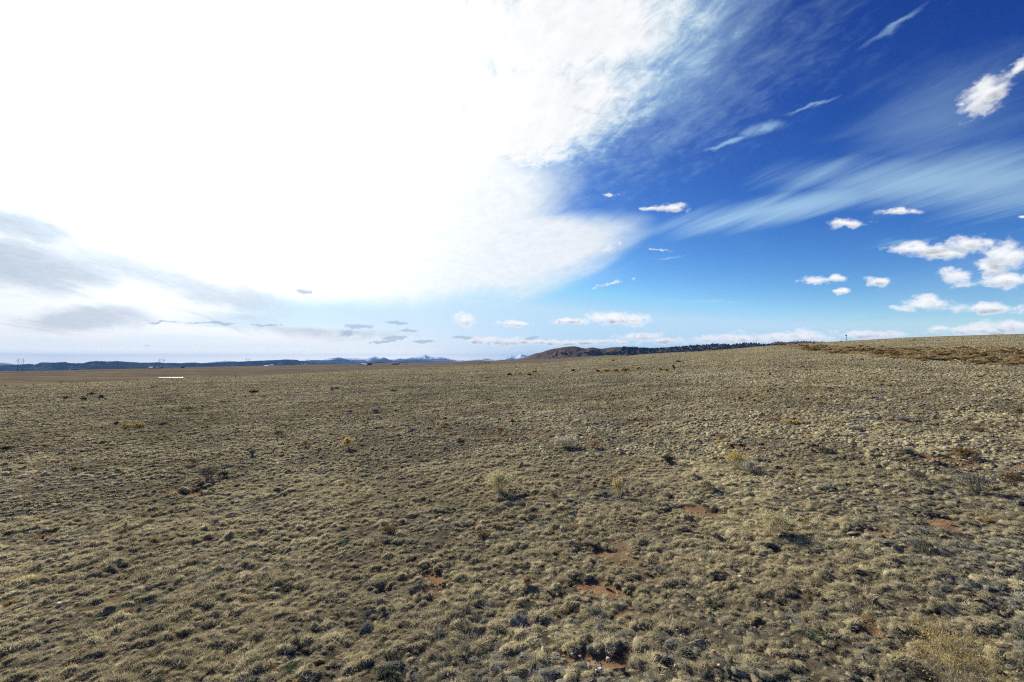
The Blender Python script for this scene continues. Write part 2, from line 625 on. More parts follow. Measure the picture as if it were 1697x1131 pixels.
# the strip of tall brown brush on the right, as a wedge of photograph pixels
BR_X = [1285, 1340, 1400, 1460, 1500, 1560, 1620, 1697, 1900, 2300]
BR_T = [570.5, 572.5, 574.5, 576, 577, 577, 576, 576, 574, 574]
BR_B = [574.5, 582, 589, 592, 597, 601, 605, 608, 618, 640]


def brush_amount(x, y, z):
    c, s = math.cos(PITCH), math.sin(PITCH)
    zz = z - EYE
    f = y * c + zz * s
    v = -y * s + zz * c
    f = np.where(f > 1, f, 1)
    px = 848.5 + FOC * x / f
    py = 565.5 - FOC * v / f
    top = np.interp(px, BR_X, BR_T)
    bot = np.interp(px, BR_X, BR_B)
    r = np.hypot(x, y)
    k = np.minimum(py - top, bot - py) / 2.5 + fbm(x / 4, y / 4, 91, 3) * 2.2
    return np.where((px > 1283) & (y > 5) & (r < 400), np.clip(k, 0, 1), 0)


def bare_amount(x, y):
    """random thin spots plus the known bare patches"""
    n = fbm(x / 0.9, y / 0.9, 61, 4)
    side = 0.16 + 0.10 * np.clip((x / (np.abs(y) + 1)), -1, 1)
    rnd = np.clip((n - (0.62 - side)) * 6, 0, 1)
    return np.maximum(rnd * 0.5, mask_of(SOIL_SP, x, y))


# ------------------------------------------------------------------ ground
def ground_material():
    mt = new_mat("prairie_ground")
    P = obj_pos()
    bare, brown, farp = attr("bare"), attr("brush"), attr("dist")
    n1 = noise(P, 9.0, 5, 0.65)
    n2 = noise(P, 0.9, 4, 0.6)
    n3 = noise(P, 85.0, 5, 0.75)
    n5 = noise(P, 0.06, 5, 0.6)
    litter = mix(step(n1, 0.35, 0.68), (0.054, 0.048, 0.034), (0.175, 0.152, 0.104))
    litter = mix(step(n3, 0.45, 0.75) * 0.7, litter, (0.20, 0.17, 0.11))
    litter = mix(step(n2, 0.55, 0.75) * 0.5, litter, (0.13, 0.12, 0.095))
    soil = mix(n1, (0.15, 0.09, 0.048), (0.33, 0.21, 0.118))
    soil = mix(step(n3, 0.5, 0.8) * 0.6, soil, (0.15, 0.085, 0.05))
    c = mix(bare, litter, soil)
    # beyond the tufts: cured grass with brush and dark swales
    x, y, z = xyz(P)
    sw = noise(vec(x * 0.0035, y * 0.014, 0.0), 1.0, 6, 0.62)
    sw2 = noise(vec(x * 0.02, y * 0.06, 4.0), 1.0, 6, 0.7)
    straw = mix(step(n5, 0.35, 0.65), (0.27, 0.215, 0.125), (0.33, 0.26, 0.15))
    straw = mix(step(sw2, 0.42, 0.68) * 0.7, straw, (0.15, 0.115, 0.075))
    mid = mix(step(sw, 0.36, 0.60), (0.205, 0.168, 0.105), (0.125, 0.098, 0.064))
    mid = mix(step(sw2, 0.42, 0.62) * 0.65, mid, (0.078, 0.072, 0.050))
    farc = mix(step(farp, 130.0, 330.0), straw, mid)
    c = mix(step(farp, 35.0, 110.0), c, farc)
    br = mix(step(n1, 0.4, 0.65), (0.09, 0.06, 0.033), (0.26, 0.17, 0.085))
    c = mix(brown * 0.85, c, br)
    finish(c, 0.95, height=n1 * 0.6 + n3 * 0.4, hdist=0.03, hstr=1.0, spec=0.0)
    return mt


def make_ground():
    fa = np.radians(np.arange(-63, 63.01, 0.24))
    back = np.radians(np.arange(66, 297 - 1, 6))
    A = np.concatenate([fa, back, [fa[0] + 2 * math.pi]])
    R = [0.02, 0.3, 0.7]
    r = 1.0
    while r < 45000:
        R.append(r)
        if r < 1.7:
            r *= 1.06
        elif r < 14:
            r *= 1.0052
        elif r < 60:
            r *= 1.010
        elif r < 4000:
            r *= 1.022
        else:
            r *= 1.05
    R.append(45000.0)
    R = np.array(R)
    RR, AA = np.meshgrid(R, A, indexing='ij')
    X, Y = RR * np.sin(AA), RR * np.cos(AA)
    Z = terrain(X, Y)
    bare = np.where(RR < 60, bare_amount(X, Y), 0)
    known = np.where(RR < 60, mask_of(SOIL_SP, X, Y), 0)
    Z = Z - 0.028 * known
    brush = brush_amount(X, Y, Z)
    P = np.stack([X, Y, Z], 2)
    g = grid_obj("ground", P[::-1], ground_material(), {"bare": bare[::-1], "brush": brush[::-1], "dist": RR[::-1]})
    tag(g, kind='structure')
    return g


ground = make_ground()

# ------------------------------------------------------------------ hills and mountains
SOIL_HILL = None


def ridge(name, pts, D, depth, base, mat, rough=0.35, n_az=260, rows=26, seed=1, jag=0.0, extra=0.0):
    """a range of hills at distance D; pts are its skyline as seen in the photograph"""
    t = np.array([az_tan(*p) for p in pts])
    A = np.linspace(t[0, 0], t[-1, 0], n_az)
    E = np.interp(A, t[:, 0], t[:, 1])
    crest = EYE + E * D
    s = np.linspace(-1, 1, rows)
    prof = np.where(s < 0, (1 + s) ** 1.25, (1 - s) ** 0.9)
    prof = smooth(prof) * 0.5 + prof * 0.5
    SS, AA = np.meshgrid(s, A, indexing='ij')
    PP = np.repeat(prof[:, None], n_az, 1)
    r = D + SS * depth
    X, Y = r * np.sin(AA), r * np.cos(AA)
    L = depth * 0.55
    gl = 1 - np.abs(fbm(AA * D / L * 1.3, SS * 0.9, seed, 5, 0.55)) * 2.2
    zc = np.repeat(crest[None, :], rows, 0)
    if jag:
        zc = zc + fbm(AA * D / L * 4, AA * 0, seed + 5, 4, 0.6) * jag
    h = np.maximum(zc - base, 0)
    carve = (1 - PP) * rough * (1 - gl) * 1.6 * smooth(PP * 3)
    Z = base + h * PP * (1 - np.clip(carve, 0, 0.7))
    o = grid_obj(name, np.stack([X, Y, Z], 2), mat, {"up": PP})
    tag(o, kind='structure')
    return o, (X, Y, Z, PP, gl)


def hill_mat(name, a, b, cc, scale, snow=None):
    mt = new_mat(name)
    P = obj_pos()
    n = noise(P, scale, 6, 0.65)
    n2 = noise(P, scale * 4.3, 5, 0.65)
    c = mix(step(n, 0.38, 0.62), a, b)
    c = mix(step(n2, 0.5, 0.66) * 0.8, c, cc)
    if snow:
        up = attr("up")
        sn = noise(P, scale * 1.4, 7, 0.7)
        c = mix(step(up * 0.85 + (sn - 0.5) * 2.0, snow, snow + 0.12), c, (0.85, 0.88, 0.92))
    finish(c, 1.0, spec=0.0)
    return mt


M_brownhill = hill_mat("dry_hill", (0.10, 0.075, 0.055), (0.155, 0.115, 0.082), (0.075, 0.06, 0.045), 0.012)
M_darkhill = hill_mat("wooded_range", (0.012, 0.018, 0.016), (0.028, 0.032, 0.026), (0.10, 0.085, 0.065), 0.0016)
M_mound = hill_mat("dark_mound", (0.025, 0.027, 0.022), (0.05, 0.045, 0.035), (0.07, 0.06, 0.045), 0.003)
M_mid = hill_mat("far_range", (0.04, 0.05, 0.045), (0.06, 0.065, 0.05), (0.10, 0.09, 0.07), 0.001)
M_snow = hill_mat("snowy_range", (0.13, 0.14, 0.15), (0.17, 0.17, 0.17), (0.20, 0.19, 0.18), 0.0009, 0.66)

ridge("snowy_mountains", [(490, 603), (530, 598), (542, 595), (560, 592.3), (572, 594), (585, 593.2), (600, 594), (607, 594.6), (612, 592.5), (621, 590.3),
                          (630, 594), (636, 592.3), (645, 595.6), (655, 595), (662, 593.6), (672, 595), (683, 592), (695, 591), (704.6, 587.6),
                          (712, 590.6), (720, 592), (728, 590.8), (740, 593.6), (750, 596), (770, 597), (790, 595.2), (800, 593.4), (820, 596),
                          (836, 594), (847, 589.8), (855, 592), (863, 586.6), (872, 589), (890, 593), (930, 600)],
      20000, 2900, -100, M_snow, 0.55, 900, 44, 21, jag=14)
ridge("snowy_mountains", [(-300, 603), (-60, 600), (10, 601.3), (28, 604), (45, 604.3), (80, 606), (330, 603), (355, 599.4), (372, 597.8), (400, 599.5), (440, 603)],
      20000, 2500, -110, M_snow, 0.5, 500, 24, 25, jag=10)
ridge("blue_hills", [(470, 603), (500, 598), (520, 596.6), (545, 597), (560, 594.3), (575, 596.5), (590, 600), (600, 601), (612, 600), (625, 597),
                     (637, 594.6), (650, 597.5), (660, 599), (672, 597), (690, 596), (710, 597.8), (725, 599.2), (780, 600.5), (860, 602)],
      14000, 1800, -90, M_mid, 0.45, 420, 26, 33, jag=5)
ridge("blue_hills", [(-300, 608), (-150, 601), (-60, 605), (0, 606), (35, 604.3), (48, 603), (58, 604.5), (69, 600.6), (85, 601), (108, 600), (115, 602), (138, 602), (148, 599.2),
                     (160, 598.4), (180, 599.4), (195, 597.9), (215, 599.8), (235, 601.2), (250, 601), (262, 600.3), (272, 602), (290, 601.4),
                     (300, 602), (320, 601), (335, 601.8), (365, 600.4), (380, 599.6), (395, 599.2), (415, 598.4), (450, 596.9), (475, 596),
                     (490, 596.5), (500, 599), (515, 602), (545, 601.6), (565, 603), (600, 605)],
      8600, 1200, -95, M_darkhill, 0.5, 900, 36, 41, jag=5)
ridge("low_hill", [(128, 614), (140, 611.5), (150, 608.4), (170, 606.4), (190, 604.9), (205, 606.4), (220, 609), (240, 612.5), (260, 614)],
      5600, 500, -84, M_mound, 0.4, 120, 18, 51, jag=1)
ridge("low_hill", [(608, 604), (618, 601), (630, 599.2), (637, 600.4), (645, 602), (652, 599.6), (662, 599.4), (672, 600), (685, 602)],
      7500, 500, -40, M_mound, 0.3, 120, 16, 53, jag=1)
ridge("low_hill", [(762, 600), (775, 598), (788, 597.3), (795, 597.6), (806, 597.8), (815, 597.7), (830, 599)],
      5200, 400, -22, M_mound, 0.3, 80, 14, 57, jag=1)
BH = [(832, 598.2), (845, 597.5), (855, 596.4), (863, 594.4), (870, 592.6), (878, 589.4), (885, 586.6), (890, 585.3), (895, 584.6), (900, 583.2), (910, 579.6), (918, 577.8), (925, 576.9),
      (933, 575.6), (940, 574.6), (950, 573.7), (956, 574.4), (964, 576.6), (971, 577.6), (976, 576.5), (982, 576), (990, 577.3), (996, 578), (1003, 577.3),
      (1012, 575.9), (1022, 575.2), (1035, 575.8), (1050, 576.4), (1065, 577.4), (1080, 578.3), (1090, 577.6), (1110, 576.8), (1135, 575),
      (1145, 572.9), (1160, 573), (1175, 572), (1190, 571.2), (1203, 571.2), (1215, 571.8), (1228, 569.4), (1243, 568.6), (1260, 570.4), (1280, 572), (1330, 574), (1420, 577)]
bh, BHD = ridge("brown_hill", BH, 2600, 330, 8, M_brownhill, 0.42, 700, 60, 63, jag=0.6)
bh2, BHD2 = ridge("brown_hill", [(1240, 573), (1270, 571.4), (1277, 569), (1284, 566.8), (1292, 566.6), (1302, 567), (1312, 566.2), (1335, 565.6), (1355, 566.2), (1372, 566.8), (1385, 569), (1500, 575)],
                  3800, 300, 30, M_brownhill, 0.4, 260, 30, 67, jag=0.6)


# junipers and pines scattered over the brown hill: far too many and too small to count
def hill_trees(seed=5):
    rng = np.random.default_rng(seed)
    vs, fs = [], []

    def add(x, y, z, hgt, w):
        b = len(vs)
        k = 5
        a0 = rng.uniform(0, 6.28)
        for lv, (rr, hh) in enumerate(((0.75, 0.12), (1.0, 0.42), (0.55, 0.8))):
            for j in range(k):
                a = a0 + 6.283 * j / k + lv * 0.5
                q = w * rr * rng.uniform(0.75, 1.25)
                vs.append((x + q * math.cos(a), y + q * math.sin(a), z + hgt * hh * rng.uniform(0.9, 1.1)))
        vs.append((x, y, z + hgt))
        vs.append((x, y, z - 0.5))
        for lv in range(2):
            for j in range(k):
                fs.append((b + lv * k + j, b + lv * k + (j + 1) % k, b + (lv + 1) * k + (j + 1) % k, b + (lv + 1) * k + j))
        for j in range(k):
            fs.append((b + 2 * k + j, b + 2 * k + (j + 1) % k, b + 3 * k))
            fs.append((b + (j + 1) % k, b + j, b + 3 * k + 1))
    for (X, Y, Z, PP, gl), n, D in ((BHD, 5200, 2600), (BHD2, 900, 3800)):
        nr, nc = X.shape
        half = nr // 2 + 2
        cnt = 0
        while cnt < n:
            i = rng.uniform(1, half)
            j = rng.uniform(0, nc - 1.01)
            i0, j0 = int(i), int(j)
            fi, fj = i - i0, j - j0

            def bl(M):
                return (M[i0, j0] * (1 - fi) + M[i0 + 1, j0] * fi) * (1 - fj) + (M[i0, j0 + 1] * (1 - fi) + M[i0 + 1, j0 + 1] * fi) * fj
            x, y, z, up = bl(X), bl(Y), bl(Z), bl(PP)
            px = 848.5 + FOC * x / y
            nz = float(fbm(np.array(x / 60.0), np.array(y / 60.0), 15, 3))
            if px < 912:
                continue
            wood = 0.25 if px < 1000 else (0.62 if px < 1030 else 0.9)
            if px < 975:
                lim = (0.30, 0.66)
                wood = 0.55 if 915 < px < 940 else 0.42
            elif px < 1030:
                lim = (0.16, 0.72)
                wood = 0.75
            else:
                lim = (0.08, 1.05)
            if D > 3000:
                lim, wood = (0.0, 1.05), 0.9
            cnt += 0.25
            if not (lim[0] < up < lim[1]) or nz + 0.5 > wood * 1.0 + 0.12 * (px > 1030):
                continue
            cnt += 0.75
            hg = rng.uniform(3.5, 8.0) * (1.25 if rng.random() < 0.1 else 1)
            add(x, y, z, hg, hg * rng.uniform(0.32, 0.5))
    mt = new_mat("juniper_green")
    n = noise(obj_pos(), 0.3, 3, 0.6)
    finish(mix(n, (0.012, 0.018, 0.012), (0.035, 0.042, 0.026)), 1.0, spec=0.0)
    o = mesh_obj("hillside_woods", vs, fs, mt)
    tag(o, "dark juniper and pine woods scattered over the slopes of the brown hills", "woods", kind='stuff')
    return o


hill_trees()

# ------------------------------------------------------------------ haze
def make_haze():
    H, W = 372.0, 24000.0
    lo = -190.0
    v = [(-W, -W, lo), (W, -W, lo), (W, W, lo), (-W, W, lo), (-W, -W, H), (W, -W, H), (W, W, H), (-W, W, H)]
    f = [(0, 3, 2, 1), (4, 5, 6, 7), (0, 1, 5, 4), (1, 2, 6, 5), (2, 3, 7, 6), (3, 0, 4, 7)]
    mt = bpy.data.materials.new("haze_air")
    mt.use_nodes = True
    t = mt.node_tree
    t.nodes.clear()
    pv = t.nodes.new('ShaderNodeVolumePrincipled')
    pv.inputs['Color'].default_value = HAZE_COL + (1,)
    pv.inputs['Density'].default_value = HAZE_DENS
    pv.inputs['Anisotropy'].default_value = 0.0
    out = t.nodes.new('ShaderNodeOutputMaterial')
    t.links.new(pv.outputs[0], out.inputs['Volume'])
    o = mesh_obj("haze", v, f, mt)
    tag(o, "thin pale blue air between the prairie and the far mountains", "haze", kind='stuff')


HAZE_COL = (0.11, 0.31, 0.74)
HAZE_DENS = 0.5 / 12500
make_haze()

# ------------------------------------------------------------------ bunch grass
def grass_mat(name, cols, trans=0.45, obj_rand=True, patch=True):
    mt = new_mat(name)
    bl = attr("tint")
    oi = V.tree.nodes.new('ShaderNodeObjectInfo')
    rnd = V(oi.outputs['Random'])
    P = obj_pos()
    pn = noise(P, 0.55, 4, 0.6)
    pn2 = noise(P, 0.11, 3, 0.5)
    k = bl * 0.5 + rnd * 0.4 + (pn - 0.5) * (1.1 if patch else 0.3) + (pn2 - 0.5) * (0.8 if patch else 0.0)
    r = V.tree.nodes.new('ShaderNodeValToRGB')
    cr = r.color_ramp
    while len(cr.elements) < len(cols):
        cr.elements.new(0.5)
    for i, (pos, c) in enumerate(cols):
        cr.elements[i].position = pos
        cr.elements[i].color = c + (1,)
    V.tree.links.new(k.s, r.inputs[0])
    finish(V(r.outputs[0]), 0.9, trans=trans, spec=0.0)
    return mt


STRAW = [(0.0, (0.26, 0.225, 0.14)), (0.25, (0.43, 0.38, 0.235)), (0.5, (0.575, 0.515, 0.325)), (0.75, (0.655, 0.58, 0.36)), (1.0, (0.77, 0.71, 0.50))]
GREY = [(0.0, (0.16, 0.155, 0.115)), (0.4, (0.32, 0.305, 0.235)), (0.8, (0.48, 0.46, 0.365)), (1.0, (0.62, 0.60, 0.49))]
LEAF = [(0.0, (0.07, 0.095, 0.06)), (0.5, (0.13, 0.16, 0.105)), (1.0, (0.21, 0.24, 0.16))]
OCHRE = [(0.0, (0.20, 0.135, 0.06)), (0.5, (0.36, 0.26, 0.115)), (1.0, (0.50, 0.38, 0.19))]
M_straw = grass_mat("cured_grass", STRAW, 0.3)
M_grey = grass_mat("weathered_grass", GREY, 0.25)
M_leaf = grass_mat("green_leaves", LEAF, 0.3)
M_ochre = grass_mat("ochre_grass", OCHRE)


def blades(rng, n, rad, hgt, width, curl=0.7, segs=2, spread=0.6):
    """n curved blades rising out of a small clump"""
    V_, F_, T_ = [], [], []
    for i in range(n):
        a = rng.uniform(0, 2 * math.pi)
        r0 = rad * spread * math.sqrt(rng.uniform(0, 1))
        bx, by = r0 * math.cos(a), r0 * math.sin(a)
        a2 = a + rng.normal(0, 0.9)
        L = hgt * rng.uniform(0.55, 1.25)
        lean = rng.uniform(0.15, 1.1) * (0.5 + r0 / rad)
        dx, dy = math.cos(a2), math.sin(a2)
        w = width * rng.uniform(0.6, 1.3)
        wx, wy = -dy * w / 2, dx * w / 2
        t = rng.uniform(0, 1)
        b = len(V_)
        x, y, z = bx, by, -0.008
        ang = lean * 0.4
        for s in range(segs + 1):
            k = 1 - s / segs
            if s < segs:
                V_.append((x - wx * k, y - wy * k, z))
                V_.append((x + wx * k, y + wy * k, z))
                T_ += [t, t]
            else:
                V_.append((x, y, z))
                T_.append(t)
            ang += (lean + curl * rng.uniform(0.2, 1.2)) / segs
            x += dx * math.sin(ang) * L / segs
            y += dy * math.sin(ang) * L / segs
            z += math.cos(ang) * L / segs
        for s in range(segs - 1):
            q = b + 2 * s
            F_.append((q, q + 1, q + 3, q + 2))
        q = b + 2 * (segs - 1)
        F_.append((q, q + 1, q + 2))
    return V_, F_, T_


def cushion(rng, n, rad, hgt, width, curl, segs, rows=4, k=9):
    """the matted body of a bunch of grass, with blades curling out all over it"""
    V_, F_, T_ = [], [], []
    ph = rng.uniform(0, 6.28, 4)

    def surf(t, a):
        rr = rad * (1 + 0.16 * math.sin(2 * a + ph[0]) + 0.12 * math.sin(3 * a + ph[1]) + 0.08 * math.sin(5 * a + ph[2]))
        q = math.sin(t * math.pi / 2)
        z = math.cos(t * math.pi / 2) ** 0.8
        return rr * q * math.cos(a), rr * q * math.sin(a), hgt * 0.56 * z - 0.01
    V_.append((0, 0, hgt * 0.53))
    T_.append(-0.2)
    for i in range(1, rows + 1):
        for j in range(k):
            x, y, z = surf(i / rows, 6.283 * j / k + i * 0.3)
            d = rad * 0.10
            V_.append((x + rng.normal(0, d), y + rng.normal(0, d), z + (rng.normal(0, d) if i < rows else -0.02)))
            T_.append(rng.uniform(-0.5, 0.2))
    for j in range(k):
        F_.append((0, 1 + j, 1 + (j + 1) % k))
    for i in range(rows - 1):
        for j in range(k):
            a, b = 1 + i * k + j, 1 + i * k + (j + 1) % k
            F_.append((a, a + k, b + k, b))
    for i in range(n):
        t = rng.uniform(0, 0.96) ** 0.6
        a = rng.uniform(0, 6.283)
        x, y, z = surf(t, a)
        z -= 0.004
        dx, dy = math.cos(a + rng.normal(0, 0.8)), math.sin(a + rng.normal(0, 0.8))
        L = hgt * rng.uniform(0.22, 0.64)
        ang = t * 1.2 + rng.normal(0, 0.35)
        w = width * rng.uniform(0.6, 1.3)
        wa = rng.uniform(0, 3.14)
        wx, wy = w / 2 * math.cos(wa), w / 2 * math.sin(wa)
        b = len(V_)
        tt = rng.uniform(0, 1)
        for s in range(segs + 1):
            q = 1 - s / segs
            if s < segs:
                V_ += [(x - wx * q, y - wy * q, z), (x + wx * q, y + wy * q, z)]
                T_ += [tt, tt]
            else:
                V_.append((x, y, z))
                T_.append(tt)
            x += dx * math.sin(ang) * L / segs
            y += dy * math.sin(ang) * L / segs
            z += math.cos(ang) * L / segs
            ang += curl * rng.uniform(0.3, 1.5) / segs
        for s in range(segs - 1):
            q = b + 2 * s
            F_.append((q, q + 1, q + 3, q + 2))
        q = b + 2 * (segs - 1)
        F_.append((q, q + 1, q + 2))
    return V_, F_, T_


def tint_mesh(name, V_, F_, T_, mat):
    me = bpy.data.meshes.new(name)
    me.from_pydata(V_, [], F_)
    at = me.attributes.new("tint", 'FLOAT', 'POINT')
    at.data.foreach_set("value", np.array(T_, np.float32))
    me.polygons.foreach_set('use_smooth', [True] * len(me.polygons))
    me.materials.append(mat)
    return me


def tuft_set(name, specs, make=None):
    """a collection of tuft shapes, used only through the scattering below"""
    c = bpy.data.collections.new(name)
    rng = np.random.default_rng(len(name) * 7 + 1)
    for i, (n, rad, hgt, width, curl, segs, mat) in enumerate(specs):
        o = bpy.data.objects.new("%s_%02d" % (name, i), tint_mesh(name, *(make or cushion)(rng, n, rad, hgt, width, curl, segs), mat))
        c.objects.link(o)
    return c


def scatter(name, pts, scl, rot, idx, coll, label):
    me = bpy.data.meshes.new(name)
    me.vertices.add(len(pts))
    me.vertices.foreach_set("co", pts.reshape(-1).astype(np.float32))
    at = me.attributes.new("idx", 'INT', 'POINT')
    at.data.foreach_set("value", idx.astype(np.int32))
    if scl.ndim == 1:
        scl = np.repeat(scl[:, None], 3, 1)
    at = me.attributes.new("scl", 'FLOAT_VECTOR', 'POINT')
    at.data.foreach_set("vector", scl.reshape(-1).astype(np.float32))
    at = me.attributes.new("rot", 'FLOAT_VECTOR', 'POINT')
    at.data.foreach_set("vector", rot.reshape(-1).astype(np.float32))
    o = bpy.data.objects.new(name, me)
    COL.objects.link(o)
    ng = bpy.data.node_groups.new(name, 'GeometryNodeTree')
    ng.interface.new_socket("Geometry", in_out='INPUT', socket_type='NodeSocketGeometry')
    ng.interface.new_socket("Geometry", in_out='OUTPUT', socket_type='NodeSocketGeometry')
    N, L = ng.nodes, ng.links
    gi, go = N.new('NodeGroupInput'), N.new('NodeGroupOutput')
    ci = N.new('GeometryNodeCollectionInfo')
    ci.inputs['Collection'].default_value = coll
    ci.inputs['Separate Children'].default_value = True
    ci.inputs['Reset Children'].default_value = True
    io = N.new('GeometryNodeInstanceOnPoints')
    io.inputs['Pick Instance'].default_value = True

    def na(nm, ty):
        n = N.new('GeometryNodeInputNamedAttribute')
        n.data_type = ty
        n.inputs['Name'].default_value = nm
        return n.outputs['Attribute']
    L.new(gi.outputs[0], io.inputs['Points'])
    L.new(ci.outputs[0], io.inputs['Instance'])
    L.new(na("idx", 'INT'), io.inputs['Instance Index'])
    e2r = N.new('FunctionNodeEulerToRotation')
    L.new(na("rot", 'FLOAT_VECTOR'), e2r.inputs[0])
    L.new(e2r.outputs[0], io.inputs['Rotation'])
    L.new(na("scl", 'FLOAT_VECTOR'), io.inputs['Scale'])
    L.new(io.outputs[0], go.inputs[0])
    mod = o.modifiers.new("scatter", 'NODES')
    mod.node_group = ng
    tag(o, label, "grass", kind='stuff')
    return o


near_set = tuft_set("near_tuft", [
    (300, 0.044, 0.056, 0.0027, 1.3, 3, M_straw), (270, 0.039, 0.050, 0.0027, 1.5, 3, M_straw), (330, 0.050, 0.060, 0.0028, 1.1, 3, M_straw),
    (290, 0.042, 0.048, 0.0028, 1.5, 3, M_grey), (300, 0.046, 0.044, 0.0028, 1.6, 3, M_grey), (240, 0.038, 0.060, 0.0027, 1.0, 3, M_ochre)])
mid_set = tuft_set("mid_tuft", [
    (34, 0.046, 0.058, 0.0065, 1.2, 2, M_straw), (30, 0.040, 0.052, 0.0065, 1.4, 2, M_straw), (38, 0.052, 0.062, 0.0065, 1.0, 2, M_straw),
    (30, 0.044, 0.046, 0.0065, 1.4, 2, M_grey), (30, 0.048, 0.042, 0.0065, 1.4, 2, M_grey), (28, 0.040, 0.064, 0.0065, 0.9, 2, M_ochre)])
leaf_set = tuft_set("leaf_tuft", [(40, 0.05, 0.025, 0.007, 0.8, 2, M_leaf), (34, 0.04, 0.022, 0.006, 0.9, 2, M_leaf)], blades)


def grow(name, x, y, coll, label, seed, size_fn, thin=0.0):
    rng = np.random.default_rng(seed)
    r = np.hypot(x, y)
    bare = bare_amount(x, y)
    gaps = fbm(x / 0.42, y / 0.42, 103, 3)
    keep = rng.uniform(0, 1, len(x)) < np.clip(1.06 - thin + gaps * 0.55, 0.1, 1) * (1 - bare * 0.93)
    x, y, r = x[keep], y[keep], r[keep]
    z = terrain(x, y) - 0.004
    n = len(x)
    clump = vnoise(x / 0.12, y / 0.12, 107)
    patch = fbm(x / 1.1, y / 1.1, 111, 3)
    patch2 = fbm(x / 9, y / 9, 113, 3)
    side = np.clip(x / (y + 1), -1, 1)
    u = rng.uniform(0, 1, n)
    pg = np.clip(0.22 + patch * 0.8 + patch2 * 0.5 + fbm(x / 28, y / 28, 117, 3) * 0.6 + side * 0.25, 0.02, 0.85) * np.clip(1.3 - r / 60, 0.25, 1)
    po = np.clip(0.05 - patch2 * 0.15 - side * 0.03, 0.01, 0.3)
    idx = np.where(u < pg, 3 + (rng.uniform(0, 1, n) < 0.5), np.where(u > 1 - po, 5, rng.integers(0, 3, n)))
    br = brush_amount(x, y, z)
    idx = np.where((br > 0.25) & (rng.uniform(0, 1, n) < 0.65), 5, idx)
    big = fbm(x / 0.7, y / 0.7, 119, 2)
    scl = size_fn(r) * (0.55 + 1.0 * rng.uniform(0, 1, n) ** 1.6) * (1.05 + 0.9 * clump + 0.5 * big)
    scl = np.minimum(scl, size_fn(r) * 1.75) * (1 - 0.45 * bare[keep])
    rot = np.stack([rng.normal(0, 0.28, n), rng.normal(0, 0.28, n), rng.uniform(0, 6.28, n)], 1)
    scl = scl[:, None] * np.stack([rng.uniform(0.75, 1.6, n), rng.uniform(0.75, 1.25, n), rng.uniform(0.55, 1.05, n)], 1)
    return scatter(name, np.stack([x, y, z], 1), scl, rot, idx, coll, label)


def cells(step_, r0, r1, seed):
    """clumps on an irregular lattice, so that each keeps a gap round it"""
    rng = np.random.default_rng(seed)
    h = math.radians(57)
    xs = np.arange(-r1 * math.sin(h), r1 * math.sin(h), step_)
    ys = np.arange(0, r1, step_ * 0.87)
    X, Y = np.meshgrid(xs, ys)
    X = X + (np.arange(len(ys)) % 2)[:, None] * step_ / 2
    X, Y = X.ravel(), Y.ravel()
    wx, wy = fbm(X / 0.5, Y / 0.5, 5, 2) * 0.16, fbm(X / 0.5 + 9, Y / 0.5, 6, 2) * 0.16
    X = X + rng.normal(0, step_ * 0.36, X.size) + wx
    Y = Y + rng.normal(0, step_ * 0.36, Y.size) + wy
    R = np.hypot(X, Y)
    k = (R > r0) & (R < r1) & (np.abs(np.arctan2(X, Y)) < h)
    return X[k], Y[k]


def random_ring(r0, r1, dens_fn, seed):
    rng = np.random.default_rng(seed)
    rr = np.linspace(r0, r1, 600)
    w = dens_fn(rr) * rr
    cum = np.concatenate([[0], np.cumsum((w[1:] + w[:-1]) / 2 * np.diff(rr))])
    h = math.radians(57)
    n = int(cum[-1] * 2 * h)
    r = np.interp(rng.uniform(0, cum[-1], n), cum, rr)
    a = rng.uniform(-h, h, n)
    return r * np.sin(a), r * np.cos(a)


grow("bunch_grass", *cells(0.051, 1.6, 7.5, 1), near_set, "curled straw and grey bunch grass covering the near prairie", 11, lambda r: 0.66 + 0 * r)
grow("bunch_grass", *cells(0.064, 7.45, 20, 2), mid_set, "low cured bunch grass covering the middle of the prairie", 12, lambda r: 0.72 + 0.04 * (r - 7.5) / 12.5)
grow("bunch_grass", *random_ring(19.8, 210, lambda r: 230 * (20.0 / r) ** 1.35, 3), mid_set,
     "low cured bunch grass covering the prairie out to the crest", 13, lambda r: np.clip((r / 20.0) ** 0.48, 1, 3.0) * 0.82)


grow("short_grass", *random_ring(1.6, 7.5, lambda r: 420 + 0 * r, 4), near_set, "short new and broken grass between the nearest bunches", 14, lambda r: 0.36 + 0 * r)
grow("short_grass", *random_ring(7.4, 18, lambda r: 230 + 0 * r, 5), mid_set, "short new and broken grass between the bunches farther off", 15, lambda r: 0.42 + 0 * r)


def grow_leaf():
    rng = np.random.default_rng(5)
    P = []
    for (cx, cy, sx, sy) in GREEN_SP:
        k = int(14 + 350 * sx * sy)
        P.append(np.stack([cx + rng.normal(0, sx * 0.5, k), cy + rng.normal(0, sy * 0.5, k)], 1))
    P = np.concatenate(P)
    x, y = P[:, 0], P[:, 1]
    z = terrain(x, y) + 0.01
    n = len(x)
    rot = np.stack([rng.normal(0, 0.3, n), rng.normal(0, 0.3, n), rng.uniform(0, 6.28, n)], 1)
    o = scatter("green_ground_cover", np.stack([x, y, z], 1), rng.uniform(0.5, 1.1, n), rot, rng.integers(0, 2, n), leaf_set,
                "small green leafy plants creeping between the dry tufts")
    tag(o, cat="ground cover")


grow_leaf()


